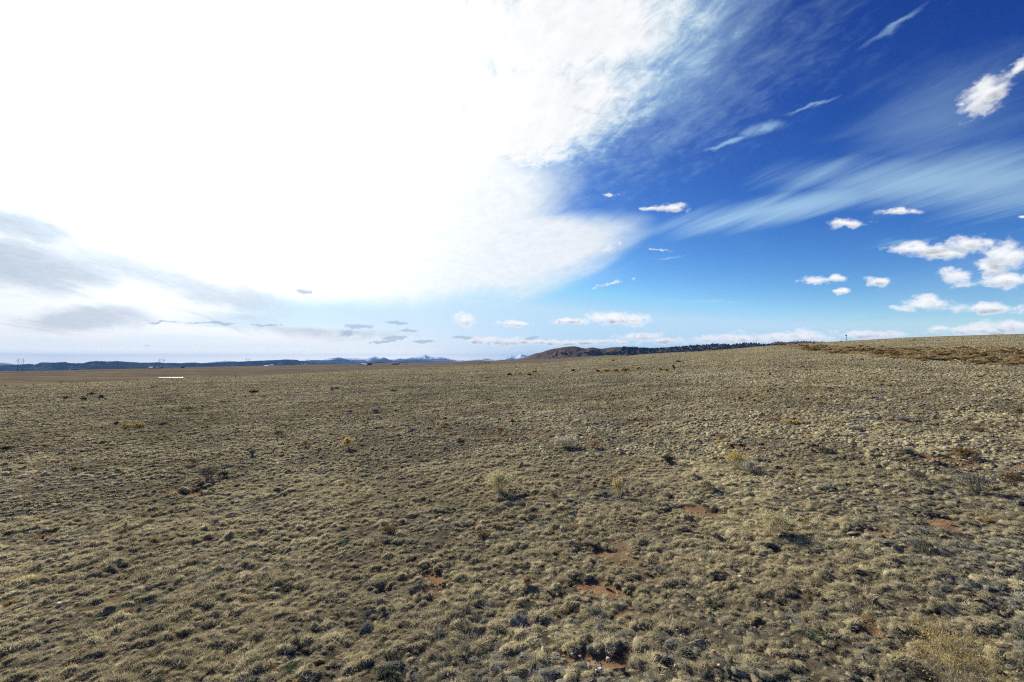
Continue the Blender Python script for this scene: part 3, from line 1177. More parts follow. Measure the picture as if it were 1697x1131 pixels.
def crumbs():
    """clods and gravel lying on the bare soil"""
    import bmesh
    mt = new_mat("soil_crumbs")
    n = noise(obj_pos(), 25.0, 3, 0.6)
    oi = V.tree.nodes.new('ShaderNodeObjectInfo')
    c = mix(V(oi.outputs['Random']), (0.13, 0.08, 0.045), (0.36, 0.24, 0.15))
    finish(mix(n * 0.5, c, (0.3, 0.26, 0.2)), 0.95, spec=0.0)
    cl = bpy.data.collections.new("crumb_shapes")
    for i in range(4):
        bm = bmesh.new()
        bmesh.ops.create_icosphere(bm, subdivisions=1, radius=1.0)
        rg = np.random.default_rng(i)
        for v in bm.verts:
            v.co = v.co * rg.uniform(0.6, 1.2)
            v.co.z *= 0.6
        me = bpy.data.meshes.new("crumb")
        bm.to_mesh(me)
        bm.free()
        me.materials.append(mt)
        cl.objects.link(bpy.data.objects.new("crumb_%d" % i, me))
    rng = np.random.default_rng(8)
    P = []
    for (cx, cy, sx, sy) in SOIL_SP:
        k = int(min(700, 60 + 2600 * sx * sy))
        P.append(np.stack([cx + rng.normal(0, sx * 0.6, k), cy + rng.normal(0, sy * 0.6, k)], 1))
    P = np.concatenate(P)
    x, y = P[:, 0], P[:, 1]
    n = len(x)
    z = terrain(x, y) - 0.028 * mask_of(SOIL_SP, x, y)
    s = 0.0022 + 0.010 * rng.uniform(0, 1, n) ** 4
    o = scatter("soil_crumbs", np.stack([x, y, z], 1), s, np.stack([rng.uniform(-.4, .4, n), rng.uniform(-.4, .4, n), rng.uniform(0, 6.28, n)], 1),
                rng.integers(0, 4, n), cl, "loose reddish clods and fine gravel on the bare soil patches")
    tag(o, cat="gravel")


crumbs()

# ------------------------------------------------------------------ shrubs and weeds
M_stem_straw = grass_mat("dry_stems", [(0.0, (0.20, 0.17, 0.11)), (0.5, (0.36, 0.31, 0.20)), (1.0, (0.52, 0.47, 0.33))], 0.25, patch=False)
M_stem_grey = grass_mat("grey_twigs", [(0.0, (0.10, 0.09, 0.08)), (0.5, (0.19, 0.175, 0.15)), (1.0, (0.30, 0.28, 0.24))], 0.1, patch=False)
M_head_yel = grass_mat("yellow_seed_heads", [(0.0, (0.38, 0.29, 0.10)), (0.5, (0.54, 0.43, 0.17)), (1.0, (0.66, 0.55, 0.27))], 0.4, patch=False)
M_head_olive = grass_mat("pale_olive_seed_heads", [(0.0, (0.36, 0.33, 0.17)), (0.5, (0.52, 0.48, 0.27)), (1.0, (0.64, 0.60, 0.37))], 0.4, patch=False)
M_head_orange = grass_mat("rust_seed_heads", [(0.0, (0.30, 0.19, 0.10)), (0.5, (0.42, 0.29, 0.16)), (1.0, (0.52, 0.38, 0.22))], 0.4, patch=False)
M_head_grey = grass_mat("grey_leaves", [(0.0, (0.12, 0.12, 0.10)), (0.5, (0.22, 0.215, 0.18)), (1.0, (0.33, 0.32, 0.27))], 0.3, patch=False)
M_head_lav = grass_mat("blue_grey_leaves", [(0.0, (0.17, 0.17, 0.18)), (0.5, (0.27, 0.27, 0.29)), (1.0, (0.38, 0.38, 0.40))], 0.3, patch=False)
M_head_dark = grass_mat("dark_leaves", [(0.0, (0.05, 0.055, 0.035)), (0.5, (0.10, 0.10, 0.06)), (1.0, (0.17, 0.15, 0.09))], 0.3, patch=False)
M_head_brown = grass_mat("brown_brush_leaves", [(0.0, (0.13, 0.085, 0.045)), (0.5, (0.28, 0.19, 0.095)), (1.0, (0.44, 0.32, 0.17))], 0.35, patch=False)
M_head_white = grass_mat("bleached_seed_heads", [(0.0, (0.34, 0.32, 0.26)), (0.5, (0.47, 0.45, 0.37)), (1.0, (0.60, 0.57, 0.48))], 0.4, patch=False)
HEADS = {'yellow': (M_stem_straw, M_head_yel), 'olive': (M_stem_straw, M_head_olive), 'orange': (M_stem_grey, M_head_orange),
         'grey': (M_stem_grey, M_head_grey), 'lavender': (M_stem_grey, M_head_lav), 'dark': (M_stem_grey, M_head_dark),
         'brown': (M_stem_grey, M_head_brown), 'white': (M_stem_straw, M_head_white), 'straw': (M_stem_straw, M_stem_straw)}


def shrub_parts(rng, w, h, n, wid, leafs=5, airy=False, leaf=0.5):
    """stems fanning out of one root, forked near the top, with small heads on the tips"""
    S, SF, ST, Hd, HF, HT = [], [], [], [], [], []
    for i in range(n):
        a = rng.uniform(0, 6.283)
        t0 = rng.uniform(0, 1)
        out = (rng.uniform(0, 1) ** 0.6) * w / 2
        L = h * rng.uniform(0.6, 1.02) * (1 - 0.35 * (out / (w / 2 + 1e-6)) ** 2)
        bx, by = rng.normal(0, w * 0.05), rng.normal(0, w * 0.05)
        pts = []
        segs = 3
        for s in range(segs + 1):
            k = s / segs
            pts.append((bx + out * math.cos(a) * k ** 1.3 + rng.normal(0, w * 0.015), by + out * math.sin(a) * k ** 1.3 + rng.normal(0, w * 0.015),
                        -0.02 + (L + 0.02) * k ** 0.9))
        ends = [pts[-1]]
        lines = [pts]
        for f_ in range(2):
            p = pts[2]
            e = (p[0] + rng.normal(0, w * 0.09), p[1] + rng.normal(0, w * 0.09), p[2] + h * rng.uniform(0.15, 0.35))
            lines.append([p, e])
            ends.append(e)
        ta = rng.uniform(0, 3.14)
        for ln in lines:
            b = len(S)
            for q, p in enumerate(ln):
                ww = wid * (1 - 0.6 * q / max(1, len(ln) - 1)) / 2
                S += [(p[0] - ww * math.cos(ta), p[1] - ww * math.sin(ta), p[2]), (p[0] + ww * math.cos(ta), p[1] + ww * math.sin(ta), p[2])]
                ST += [t0, t0]
            for q in range(len(ln) - 1):
                SF.append((b + 2 * q, b + 2 * q + 1, b + 2 * q + 3, b + 2 * q + 2))
        for e in ends:
            for k in range(leafs):
                t = rng.uniform(0, 1)
                j = 1.0 if not airy else 0.6
                c = (e[0] + rng.normal(0, w * 0.045 * j), e[1] + rng.normal(0, w * 0.045 * j), e[2] - abs(rng.normal(0, h * 0.09)))
                d = rng.normal(0, 1, 3)
                d = d / np.linalg.norm(d)
                u = np.cross(d, (0.3, 0.5, 0.8))
                u = u / np.linalg.norm(u)
                sz = wid * leaf * rng.uniform(2.0, 4.5)
                b = len(Hd)
                for q in (d * sz, u * sz * 0.4, -d * sz, -u * sz * 0.4):
                    Hd.append((c[0] + q[0], c[1] + q[1], c[2] + q[2]))
                    HT.append(t)
                HF.append((b, b + 1, b + 2, b + 3))
    return (S, SF, ST), (Hd, HF, HT)


_count = [0]


def shrub(px, py, wpx, hpx, kind, label, cat="shrub", name="shrub", n=None, group=None, airy=False):
    x, y, r = place(px, py)
    z = float(terrain(x, y))
    f = y / FOC
    w, h = wpx * f, hpx * f
    _count[0] += 1
    rng = np.random.default_rng(900 + _count[0])
    wid = max(0.0022, 0.62 * f)
    if n is None:
        n = int(np.clip(wpx * 1.1, 9, 70))
    st, hd = shrub_parts(rng, w, h, n, wid, leafs=9 if wpx > 120 else 6, airy=airy, leaf=0.75)
    ms, mh = HEADS[kind]
    root = bpy.data.objects.new(name, None)
    root.location = (x, y, z)
    root.empty_display_size = 0.1
    COL.objects.link(root)
    tag(root, label, cat, group)
    for nm, g, mt in (("stems", st, ms), ("seed_heads" if kind not in ('grey', 'lavender', 'dark', 'brown') else "leaves", hd, mh)):
        o = bpy.data.objects.new(nm, tint_mesh(nm, *g, mt))
        COL.objects.link(o)
        o.parent = root
        if nm != "stems":
            tag(o, kind='stuff')
    return root


SHRUBS = [
    (578, 746, 27, 21, 'yellow', "bright yellow-straw bush, leftmost upright one on the middle prairie, throwing a shadow to its right"),
    (507, 743, 13, 15, 'yellow', "small thin yellow weed left of the bright yellow-straw bush"),
    (462, 725, 26, 14, 'straw', "low flat straw-coloured clump left of the thin yellow weed"),
    (827, 820, 54, 38, 'olive', "wide rounded pale olive bush in the middle, with bare soil at its right foot"),
    (937, 743, 44, 20, 'white', "bleached whitish fan-shaped shrub, palest one on the middle prairie"),
    (983, 745, 18, 15, 'orange', "small ochre weed just right of the bleached whitish shrub"),
    (1026, 822, 26, 36, 'yellow', "upright yellow-topped weed right of the wide pale olive bush"),
    (917, 842, 26, 34, 'straw', "sparse tall straw weed between the wide olive bush and the yellow-topped weed"),
    (1221, 782, 40, 36, 'yellow', "yellow-headed shrub with bare grey lower stems on the right middle prairie"),
    (1243, 790, 22, 24, 'white', "pale bare-stemmed weed leaning against the yellow-headed shrub"),
    (1172, 816, 24, 15, 'straw', "low straw clump left below the yellow-headed shrub"),
    (1285, 886, 58, 40, 'olive', "green-straw leafy bush with ochre tips, nearest one on the centre right"),
    (1585, 1150, 165, 110, 'yellow', "large golden yellow rabbitbrush at the bottom right corner, nearest plant of all"),
    (208, 882, 18, 19, 'olive', "small yellow-green tuft standing alone on the left foreground"),
    (347, 797, 36, 22, 'grey', "dark grey twiggy bush on the left middle prairie"),
    (320, 773, 26, 14, 'straw', "pale straw clump just behind the dark grey twiggy bush"),
    (370, 794, 20, 10, 'dark', "dark low clump right of the dark grey twiggy bush"),
    (418, 760, 15, 12, 'grey', "small brown-grey bush right of the straw clump on the left"),
    (828, 720, 12, 15, 'orange', "small rust-topped weed behind the wide pale olive bush"),
    (737, 708, 16, 9, 'orange', "faint rust-coloured weed, left of the small rust-topped weed"),
    (850, 705, 7, 12, 'brown', "thin brown stalk right of the small rust-topped weed"),
    (694, 762, 7, 14, 'straw', "thin straw stalk between the yellow-straw bush and the wide olive bush"),
    (762, 734, 16, 6, 'dark', "flat dark clump behind and left of the wide pale olive bush"),
    (580, 684, 12, 5, 'lavender', "leftmost of the flat blue-grey clumps on the far middle prairie"),
    (623, 685, 16, 6, 'lavender', "second of the flat blue-grey clumps from the left, the wider one"),
    (655, 682, 9, 4, 'lavender', "smallest of the flat blue-grey clumps on the far middle prairie"),
    (722, 684, 16, 5, 'lavender', "rightmost of the flat blue-grey clumps on the far middle prairie"),
    (685, 718, 18, 6, 'lavender', "flat blue-grey clump nearest the thin straw stalk"),
    (168, 662, 12, 8, 'grey', "grey round bush near the far left edge of the near prairie"),
    (138, 665, 10, 6, 'dark', "small dark bush left of the grey round bush"),
    (110, 662, 16, 6, 'straw', "straw clump left of the small dark bush"),
    (152, 655, 12, 5, 'brown', "brown clump behind the small dark bush on the left"),
    (420, 652, 16, 5, 'dark', "flat dark olive bush alone on the far left prairie"),
    (310, 682, 26, 10, 'straw', "broad pale straw clump on the left far prairie"),
    (210, 710, 20, 8, 'yellow', "left one of two yellow straw clumps side by side on the left"),
    (232, 708, 22, 9, 'yellow', "right one of two yellow straw clumps side by side on the left"),
    (272, 704, 16, 7, 'grey', "grey clump right of the two yellow straw clumps"),
    (193, 705, 8, 5, 'dark', "tiny dark clump left of the two yellow straw clumps"),
    (347, 690, 12, 5, 'orange', "small ochre clump right below the broad pale straw clump"),
    (14, 748, 24, 9, 'dark', "dark green-grey bush cut by the left picture edge"),
    (1073, 682, 10, 11, 'yellow', "small yellow weed on the far prairie right of centre"),
    (1225, 664, 14, 8, 'yellow', "left one of two faint yellow clumps far off on the right"),
    (1250, 667, 12, 8, 'yellow', "right one of two faint yellow clumps far off on the right"),
    (1195, 727, 16, 7, 'orange', "ochre weed behind the yellow-headed shrub"),
    (1310, 701, 26, 7, 'yellow', "flat orange-yellow clump on bare soil on the right"),
    (1420, 713, 26, 6, 'lavender', "largest flat blue-grey clump on the right slope"),
    (1432, 722, 16, 4, 'lavender', "small blue-grey clump just below the largest flat blue-grey one"),
    (1500, 698, 20, 4, 'lavender', "blue-grey clump right of and beyond the largest flat one"),
    (1458, 663, 16, 4, 'lavender', "far blue-grey clump high on the right slope"),
    (1375, 646, 12, 4, 'lavender', "far dark lavender clump below the brown brush strip"),
    (1360, 669, 18, 5, 'olive', "flat olive clump on the right slope, below the far lavender clump"),
    (1107, 768, 26, 12, 'dark', "dark clump left of the yellow-headed shrub"),
    (1600, 760, 44, 20, 'brown', "brown twiggy bush between bare soil patches on the right"),
    (1620, 716, 20, 8, 'brown', "brown clump behind the brown twiggy bush on the right"),
    (1617, 816, 56, 34, 'grey', "wide grey sagebrush near the right picture edge"),
    (1682, 806, 36, 24, 'brown', "dark brown bush right of the wide grey sagebrush"),
    (1520, 802, 28, 20, 'grey', "loose grey bush left of the wide grey sagebrush"),
    (1505, 752, 22, 9, 'grey', "low grey clump left of the brown twiggy bush"),
    (1366, 752, 26, 9, 'grey', "low grey clump between the yellow-headed shrub and the loose grey bush"),
    (1688, 700, 14, 26, 'brown', "tall thin brown weed at the right picture edge"),
    (873, 975, 20, 20, 'brown', "thin brown upright weeds left of the dug bare hollow"),
    (60, 948, 26, 16, 'straw', "wiry straw clump near the left edge of the foreground"),
    (1530, 920, 40, 24, 'grey', "grey bush in the right foreground beside the red soil hollow"),
    (645, 888, 30, 12, 'brown', "reddish brown weed patch in the middle foreground"),
    (800, 890, 24, 10, 'brown', "faint brown weeds behind the stony soil patch"),
    (990, 618, 9, 5, 'brown', "leftmost of the row of brown clumps near the centre of the crest"),
    (1003, 617, 16, 6, 'yellow', "wide tawny clump, second in the row of clumps near the crest"),
    (1020, 617, 11, 6, 'brown', "brown clump, third in the row near the crest"),
    (1037, 616, 14, 6, 'brown', "brown clump, rightmost of the close row near the crest"),
    (1058, 612, 8, 4, 'yellow', "lone yellow clump right of the row near the crest"),
    (1095, 615, 9, 4, 'brown', "left one of a pair of small brown clumps beyond the row"),
    (1104, 616, 9, 5, 'yellow', "right one of a pair of small clumps, yellower, beyond the row"),
    (1117, 614, 7, 10, 'brown', "thin upright brown weed right of the pair of small clumps"),
    (1124, 601, 10, 3, 'dark', "flat dark bush high on the crest slope right of centre"),
    (950, 616, 8, 4, 'dark', "small dark round bush left of the row near the crest"),
    (1016, 599, 5, 2.5, 'brown', "tiny brown clump on the skyline of the crest near the hill"),
    (886, 618, 8, 4, 'yellow', "tawny clump below the left end of the brown hill"),
    (878, 623, 7, 3.5, 'brown', "small brown clump under the tawny one below the hill"),
    (845, 623, 8, 4, 'dark', "dark clump left of the small brown clump below the hill"),
    (808, 628, 9, 4, 'orange', "ochre clump farthest left below the hill"),
    (862, 620, 6, 3, 'yellow', "small yellow clump between the dark clump and the tawny clump"),
    (1350, 742, 12, 6, 'dark', "small dark clump left above the low grey clump on the right"),
    (555, 646, 14, 5, 'grey', "grey clump on the far prairie left of centre"),
    (652, 650, 12, 4, 'grey', "small grey clump right of the grey one on the far prairie"),
    (950, 905, 26, 9, 'grey', "flat grey clump behind the dug bare hollow"),
    (1095, 945, 22, 12, 'lavender', "ash-grey dead clump right of the dug bare hollow"),
]
for it in SHRUBS:
    px, py, w, h, kind, label = it
    shrub(px, py, w, h, kind, label, airy=kind in ('yellow', 'straw'), n=95 if w > 120 else (80 if 50 < w else None))

# the brown brush along the draw on the right
def brush_strip():
    rng = np.random.default_rng(77)
    kinds = [('brown', 1.0), ('brown', 0.8), ('dark', 0.8), ('yellow', 0.7), ('brown', 1.3)]
    protos = []
    for i, (k, s) in enumerate(kinds):
        st, hd = shrub_parts(np.random.default_rng(300 + i), 1.0, 0.5, 34, 0.03, leafs=6, leaf=0.9)
        ms, mh = HEADS[k]
        off = len(st[0])
        me = bpy.data.meshes.new("brush")
        me.from_pydata(st[0] + hd[0], [], st[1] + [tuple(q + off for q in f) for f in hd[1]])
        at = me.attributes.new("tint", 'FLOAT', 'POINT')
        at.data.foreach_set("value", np.array(st[2] + hd[2], np.float32))
        me.materials.append(ms)
        me.materials.append(mh)
        me.polygons.foreach_set("material_index", [0] * len(st[1]) + [1] * len(hd[1]))
        protos.append(me)
    n = 0
    tries = 0
    words = {0: "brown", 1: "brown", 2: "dark", 3: "tawny", 4: "brown"}
    while n < 270 and tries < 6000:
        tries += 1
        px = rng.uniform(1290, 1705)
        top, bot = np.interp(px, BR_X, BR_T), np.interp(px, BR_X, BR_B)
        t = rng.uniform(0, 1)
        py = top + (bot - top) * t + rng.normal(0, 0.6)
        if float(fbm(np.array(px / 28.0), np.array(py / 3.5), 9, 2)) < -0.16:
            continue
        x, y, r = place(px, py)
        if r != r or r > 330:
            continue
        f = y / FOC
        hpx = rng.uniform(2.2, 4.5) * (0.45 + 0.75 * (py - 566) / 36)
        wpx = hpx * rng.uniform(2.0, 3.8)
        k = int(rng.choice(5, p=[0.38, 0.26, 0.04, 0.16, 0.16]))
        o = bpy.data.objects.new("brush_bush", protos[k])
        o.location = (x, y, float(terrain(x, y)))
        o.rotation_euler = (0, 0, rng.uniform(0, 6.28))
        o.scale = (wpx * f, wpx * f, hpx * f * 2.0)
        COL.objects.link(o)
        tag(o, "%s bush in the strip of tall brush below the skyline on the right" % words[k], "bush", "bushes of the %s kind along the brushy draw" % words[k])
        n += 1


brush_strip()

# scattered small bushes over the far part of the near prairie and the plain: part of the ground cover
def far_cover():
    rng = np.random.default_rng(41)
    st, hd = shrub_parts(np.random.default_rng(9), 1.0, 0.5, 14, 0.06, leafs=4, leaf=0.8)
    c = bpy.data.collections.new("clump_shapes")
    for i, (ms, mh) in enumerate((HEADS['brown'], HEADS['dark'], HEADS['grey'], HEADS['yellow'])):
        off = len(st[0])
        me = bpy.data.meshes.new("clump")
        me.from_pydata(st[0] + hd[0], [], st[1] + [tuple(q + off for q in f) for f in hd[1]])
        at = me.attributes.new("tint", 'FLOAT', 'POINT')
        at.data.foreach_set("value", np.array(st[2] + hd[2], np.float32))
        me.materials.append(ms)
        me.materials.append(mh)
        me.polygons.foreach_set("material_index", [0] * len(st[1]) + [1] * len(hd[1]))
        c.objects.link(bpy.data.objects.new("clump_%d" % i, me))
    n = 1300
    r = np.exp(rng.uniform(math.log(18), math.log(900), n))
    a = rng.uniform(-0.95, 0.9, n)
    x, y = r * np.sin(a), r * np.cos(a)
    k = (fbm(x / 25, y / 25, 3, 3) + rng.uniform(-0.3, 0.3, n)) > 0.0
    x, y, r = x[k], y[k], r[k]
    n = len(x)
    z = terrain(x, y) - 0.02
    s = np.clip(0.08 + r * 0.0022, 0.12, 0.9) * rng.uniform(0.5, 1.5, n)
    rot = np.stack([0 * x, 0 * x, rng.uniform(0, 6.28, n)], 1)
    o = scatter("scrub", np.stack([x, y, z], 1), s, rot, rng.choice(4, n, p=[0.35, 0.1, 0.35, 0.2]), c,
                "small scattered scrub clumps dotting the far prairie")


far_cover()


# ------------------------------------------------------------------ stones
M_stone_w = plain("white_quartz", (0.58, 0.53, 0.45), 0.8, 0.25, 60)
M_stone_t = plain("tan_stone", (0.42, 0.33, 0.24), 0.8, 0.25, 90)
M_stone_b = plain("red_brown_stone", (0.16, 0.09, 0.06), 0.8, 0.3, 90)


def stone(px, py, w, h, mat, label, group=None):
    x, y, r = place(px, py)
    z = float(terrain(x, y))
    f = y / FOC * 0.82
    _count[0] += 1
    rng = np.random.default_rng(_count[0] * 3)
    import bmesh
    bm = bmesh.new()
    bmesh.ops.create_icosphere(bm, subdivisions=2, radius=1.0)
    for v in bm.verts:
        p = np.array(v.co)
        n = fbm(p[0:1] * 1.3 + _count[0], p[1:2] * 1.3 + p[2] * 2, 5, 3)[0]
        q = p * (1 + 0.55 * n)
        q = np.sign(q) * np.minimum(np.abs(q), 0.82)
        v.co = (q[0] * w / 2 * f, q[1] * w / 2 * f * rng.uniform(0.95, 1.0), q[2] * max(h, w * 0.5) * 0.62 * f)
    me = bpy.data.meshes.new("stone")
    bm.to_mesh(me)
    bm.free()
    me.materials.append(mat)
    o = bpy.data.objects.new("stone", me)
    o.location = (x, y, z + h * f * 0.30 + 0.012)
    o.rotation_euler = (0, 0, rng.uniform(0, 6.28))
    COL.objects.link(o)
    tag(o, label, "stone", group)


STONES = [(97, 1006, 10, 4, 'w', "flat bright white stone among grass in the left foreground"),
          (1228, 961, 9, 7, 'w', "round pale stone sitting on the grass in the right foreground"),
          (995, 1119, 9, 8, 'w', "white round stone on the red soil at the bottom centre"),
          (988, 1119, 5, 3, 'w', "small white chip touching the white round stone"),
          (948, 1093, 5, 4, 'w', "small white pebble on the left part of the red soil patch"),
          (948, 1106, 4, 4, 't', "tan pebble just below the small white pebble"),
          (1032, 1117, 13, 8, 'b', "dark red-brown stone right of the white round stone"),
          (1008, 1103, 10, 7, 't', "tan stone on the red soil behind the white round stone"),
          (717, 937, 7, 5, 'w', "pale stone above the stony soil patch in the middle"),
          (735, 962, 6, 7, 'w', "white upright stone at the right of the stony soil patch"),
          (711, 964, 4, 5, 't', "small tan stone at the left of the stony soil patch"),
          (723, 963, 6, 5, 'b', "brown stone in the middle of the stony soil patch"),
          (741, 976, 5, 3, 'w', "grey-white chip below the white upright stone"),
          (1120, 1110, 9, 7, 't', "beige stone half buried at the right of the bottom soil patch"),
          (1183, 1087, 9, 7, 't', "sandy stone between grass tufts right of the bottom soil patch"),
          (1192, 1114, 8, 6, 't', "dusty grey-tan stone near the bottom, below the sandy stone"),
          (1415, 894, 6, 3, 'w', "left one of two white chips at the edge of red soil"),
          (1431, 893, 6, 3, 'w', "right one of two white chips at the edge of red soil"),
          (1420, 1045, 8, 5, 't', "pale tan stone on the long red soil streak"),
          (1268, 1004, 6, 4, 't', "orange-tan stone at the upper end of a soil streak"),
          (1122, 1048, 4, 3, 'w', "upper one of two tiny white pebbles"), (1129, 1056, 5, 4, 'w', "lower one of two tiny white pebbles"),
          (126, 952, 4, 3, 'w', "tiny white pebble in the left foreground on dark soil"),
          (49, 883, 4, 3, 'w', "tiny white pebble near the left picture edge"),
          (390, 832, 5, 3, 'w', "tiny grey-white pebble in the shade of a hollow, left of centre"),
          (355, 1026, 3, 3, 't', "tiny pebble at the left bare soil hollow"),
          (213, 1062, 6, 3, 't', "pale flat chip lying in the left foreground grass")]
for px, py, w, h, k, lab in STONES:
    stone(px, py, w, h, {'w': M_stone_w, 't': M_stone_t, 'b': M_stone_b}[k], lab)


# ------------------------------------------------------------------ small builders for the far things
class MB:
    def __init__(self):
        self.v, self.f = [], []

    def box(self, x0, y0, z0, x1, y1, z1):
        b = len(self.v)
        self.v += [(x0, y0, z0), (x1, y0, z0), (x1, y1, z0), (x0, y1, z0), (x0, y0, z1), (x1, y0, z1), (x1, y1, z1), (x0, y1, z1)]
        self.f += [tuple(b + q for q in f) for f in ((0, 3, 2, 1), (4, 5, 6, 7), (0, 1, 5, 4), (1, 2, 6, 5), (2, 3, 7, 6), (3, 0, 4, 7))]
        return self

    def bar(self, p, q, t, t2=None):
        p, q = np.array(p, float), np.array(q, float)
        d = q - p
        d = d / np.linalg.norm(d)
        up = np.array((0, 0, 1.0)) if abs(d[2]) < 0.9 else np.array((1.0, 0, 0))
        a = np.cross(d, up)
        a = a / np.linalg.norm(a)
        c = np.cross(d, a)
        b = len(self.v)
        for e, tt in ((p, t), (q, t2 or t)):
            for s1, s2 in ((-1, -1), (1, -1), (1, 1), (-1, 1)):
                self.v.append(tuple(e + a * s1 * tt / 2 + c * s2 * tt / 2))
        self.f += [tuple(b + k for k in f) for f in ((0, 3, 2, 1), (4, 5, 6, 7), (0, 1, 5, 4), (1, 2, 6, 5), (2, 3, 7, 6), (3, 0, 4, 7))]
        return self

    def gable(self, x0, y0, x1, y1, z0, rise, over=0.4, th=0.25):
        """pitched roof slab with its ridge along x"""
        ym = (y0 + y1) / 2
        x0, x1, y0, y1 = x0 - over, x1 + over, y0 - over, y1 + over
        b = len(self.v)
        for x in (x0, x1):
            self.v += [(x, y0, z0), (x, ym, z0 + rise), (x, y1, z0), (x, y1, z0 + th), (x, ym, z0 + rise + th), (x, y0, z0 + th)]
        for k in range(6):
            a, c = k, (k + 1) % 6
            self.f.append((b + a, b + c, b + 6 + c, b + 6 + a))
        self.f.append(tuple(b + k for k in (5, 4, 3, 2, 1, 0)))
        self.f.append(tuple(b + 6 + k for k in (0, 1, 2, 3, 4, 5)))
        return self

    def gable_walls(self, x0, y0, x1, y1, z1, rise, base=-1.0):
        ym = (y0 + y1) / 2
        b = len(self.v)
        for x in (x0, x1):
            self.v += [(x, y0, base), (x, y1, base), (x, y1, z1), (x, ym, z1 + rise - 0.02), (x, y0, z1)]
        self.f += [(b, b + 4, b + 3, b + 2, b + 1), (b + 5, b + 6, b + 7, b + 8, b + 9), (b, b + 5, b + 9, b + 4), (b + 1, b + 2, b + 7, b + 6)]
        return self

    def build(self, name, mat, parent):
        return mesh_obj(name, self.v, self.f, mat, parent)


def empty(name, loc, rz=0.0):
    o = bpy.data.objects.new(name, None)
    o.location = loc
    o.rotation_euler = (0, 0, rz)
    COL.objects.link(o)
    return o


M_steel = plain("weathered_steel", (0.20, 0.205, 0.21), 0.6, 0.15, 0.5)
M_white = plain("white_paint", (0.80, 0.80, 0.78), 0.6, 0.05, 0.3)
M_roofw = plain("pale_metal_roof", (0.62, 0.65, 0.68), 0.45, 0.06, 0.3)
M_dwall = plain("dark_brown_siding", (0.045, 0.04, 0.038), 0.8, 0.2, 0.5)
M_droof = plain("charcoal_roof", (0.035, 0.037, 0.042), 0.7, 0.2, 0.5)
M_twall = plain("tan_siding", (0.26, 0.22, 0.17), 0.8, 0.12, 0.5)
M_rwall = plain("red_brown_siding", (0.12, 0.06, 0.045), 0.8, 0.2, 0.5)
M_glass = plain("dark_window", (0.02, 0.025, 0.03), 0.2, 0.1, 0.5, 0.5)
M_wood = plain("grey_post_wood", (0.10, 0.085, 0.07), 0.9, 0.25, 9)
M_insul = plain("insulator", (0.06, 0.05, 0.045), 0.4, 0.1, 1)


def at_depth(px, depth):
    x = (px - 848.5) / FOC * depth
    return x, depth, float(terrain(x, depth))


# ------------------------------------------------------------------ pylons
def pylon_parts(root):
    H, g = 30.0, 5.2
    for s in (-1, 1):
        leg = MB().bar((s * g, 0, -3), (s * g * 0.94, 0, H - 2.0), 0.6, 0.4).build("leg", M_steel, root)
    arm = MB()
    arm.bar((-g * 0.94, 0, H - 3.3), (g * 0.94, 0, H - 3.3), 0.4)
    arm.bar((-g * 1.7, 0, H - 5.4), (-g * 0.94, 0, H - 3.3), 0.35)
    arm.bar((g * 0.94, 0, H - 3.3), (g * 1.7, 0, H - 5.4), 0.35)
    arm.bar((-g * 1.7, 0, H - 5.4), (-g * 0.9, 0, H - 5.8), 0.3)
    arm.bar((g * 0.9, 0, H - 5.8), (g * 1.7, 0, H - 5.4), 0.3)
    arm.build("crossarm", M_steel, root)
    br = MB()
    br.bar((-g * 0.93, 0, H - 4), (0, 0, H - 14), 0.22).bar((g * 0.93, 0, H - 4), (0, 0, H - 14), 0.22)
    br.bar((0, 0, H - 14), (-g * 0.97, 0, H - 21), 0.22).bar((0, 0, H - 14), (g * 0.97, 0, H - 21), 0.22)
    br.build("cross_brace", M_steel, root)
    for s in (-1, 1):
        MB().bar((s * g * 0.94, 0, H - 3.3), (s * g * 1.1, 0, H + 0.3), 0.35).build("earth_wire_peak", M_steel, root)
    for x in (-g * 1.7, 0, g * 1.7):
        z = H - 5.4 if x else H - 3.3
        MB().bar((x, 0, z), (x, 0, z - 2.6), 0.35).build("insulator", M_insul, root)


PY = [(35, 30 * FOC / 22.5, "nearest and tallest pylon, at the far left of the skyline"),
      (268.5, 30 * FOC / 17.2, "second pylon from the left, just right of the dark farmhouse"),
      (411, 30 * FOC / 14.0, "third pylon from the left, before the blue hills"),
      (510.5, 30 * FOC / 11.6, "fourth pylon from the left, behind the small white building"),
      (574.5, 30 * FOC / 9.8, "farthest pylon, faint before the pale mountains")]
first = None
for px, dep, lab in PY:
    x, y, z = at_depth(px, dep)
    if first is None:
        first = empty("power_pylon", (x, y, z))
        pylon_parts(first)
        r_ = first
    else:
        r_ = first.copy()
        COL.objects.link(r_)
        r_.location = (x, y, z)
        for ch in list(first.children):
            c2 = ch.copy()
            COL.objects.link(c2)
            c2.parent = r_
    want = {35: 615.6, 268.5: 611, 411: 607, 510.5: 604.5, 574.5: 603}[px]
    r_.location.z = max(z, EYE + az_tan(px, want)[1] * math.hypot(x, y)) if z < -1e9 else z
    r_.rotation_euler = (0, 0, math.radians(8))
    tag(r_, lab, "pylon", "pylons of the power line across the plain")


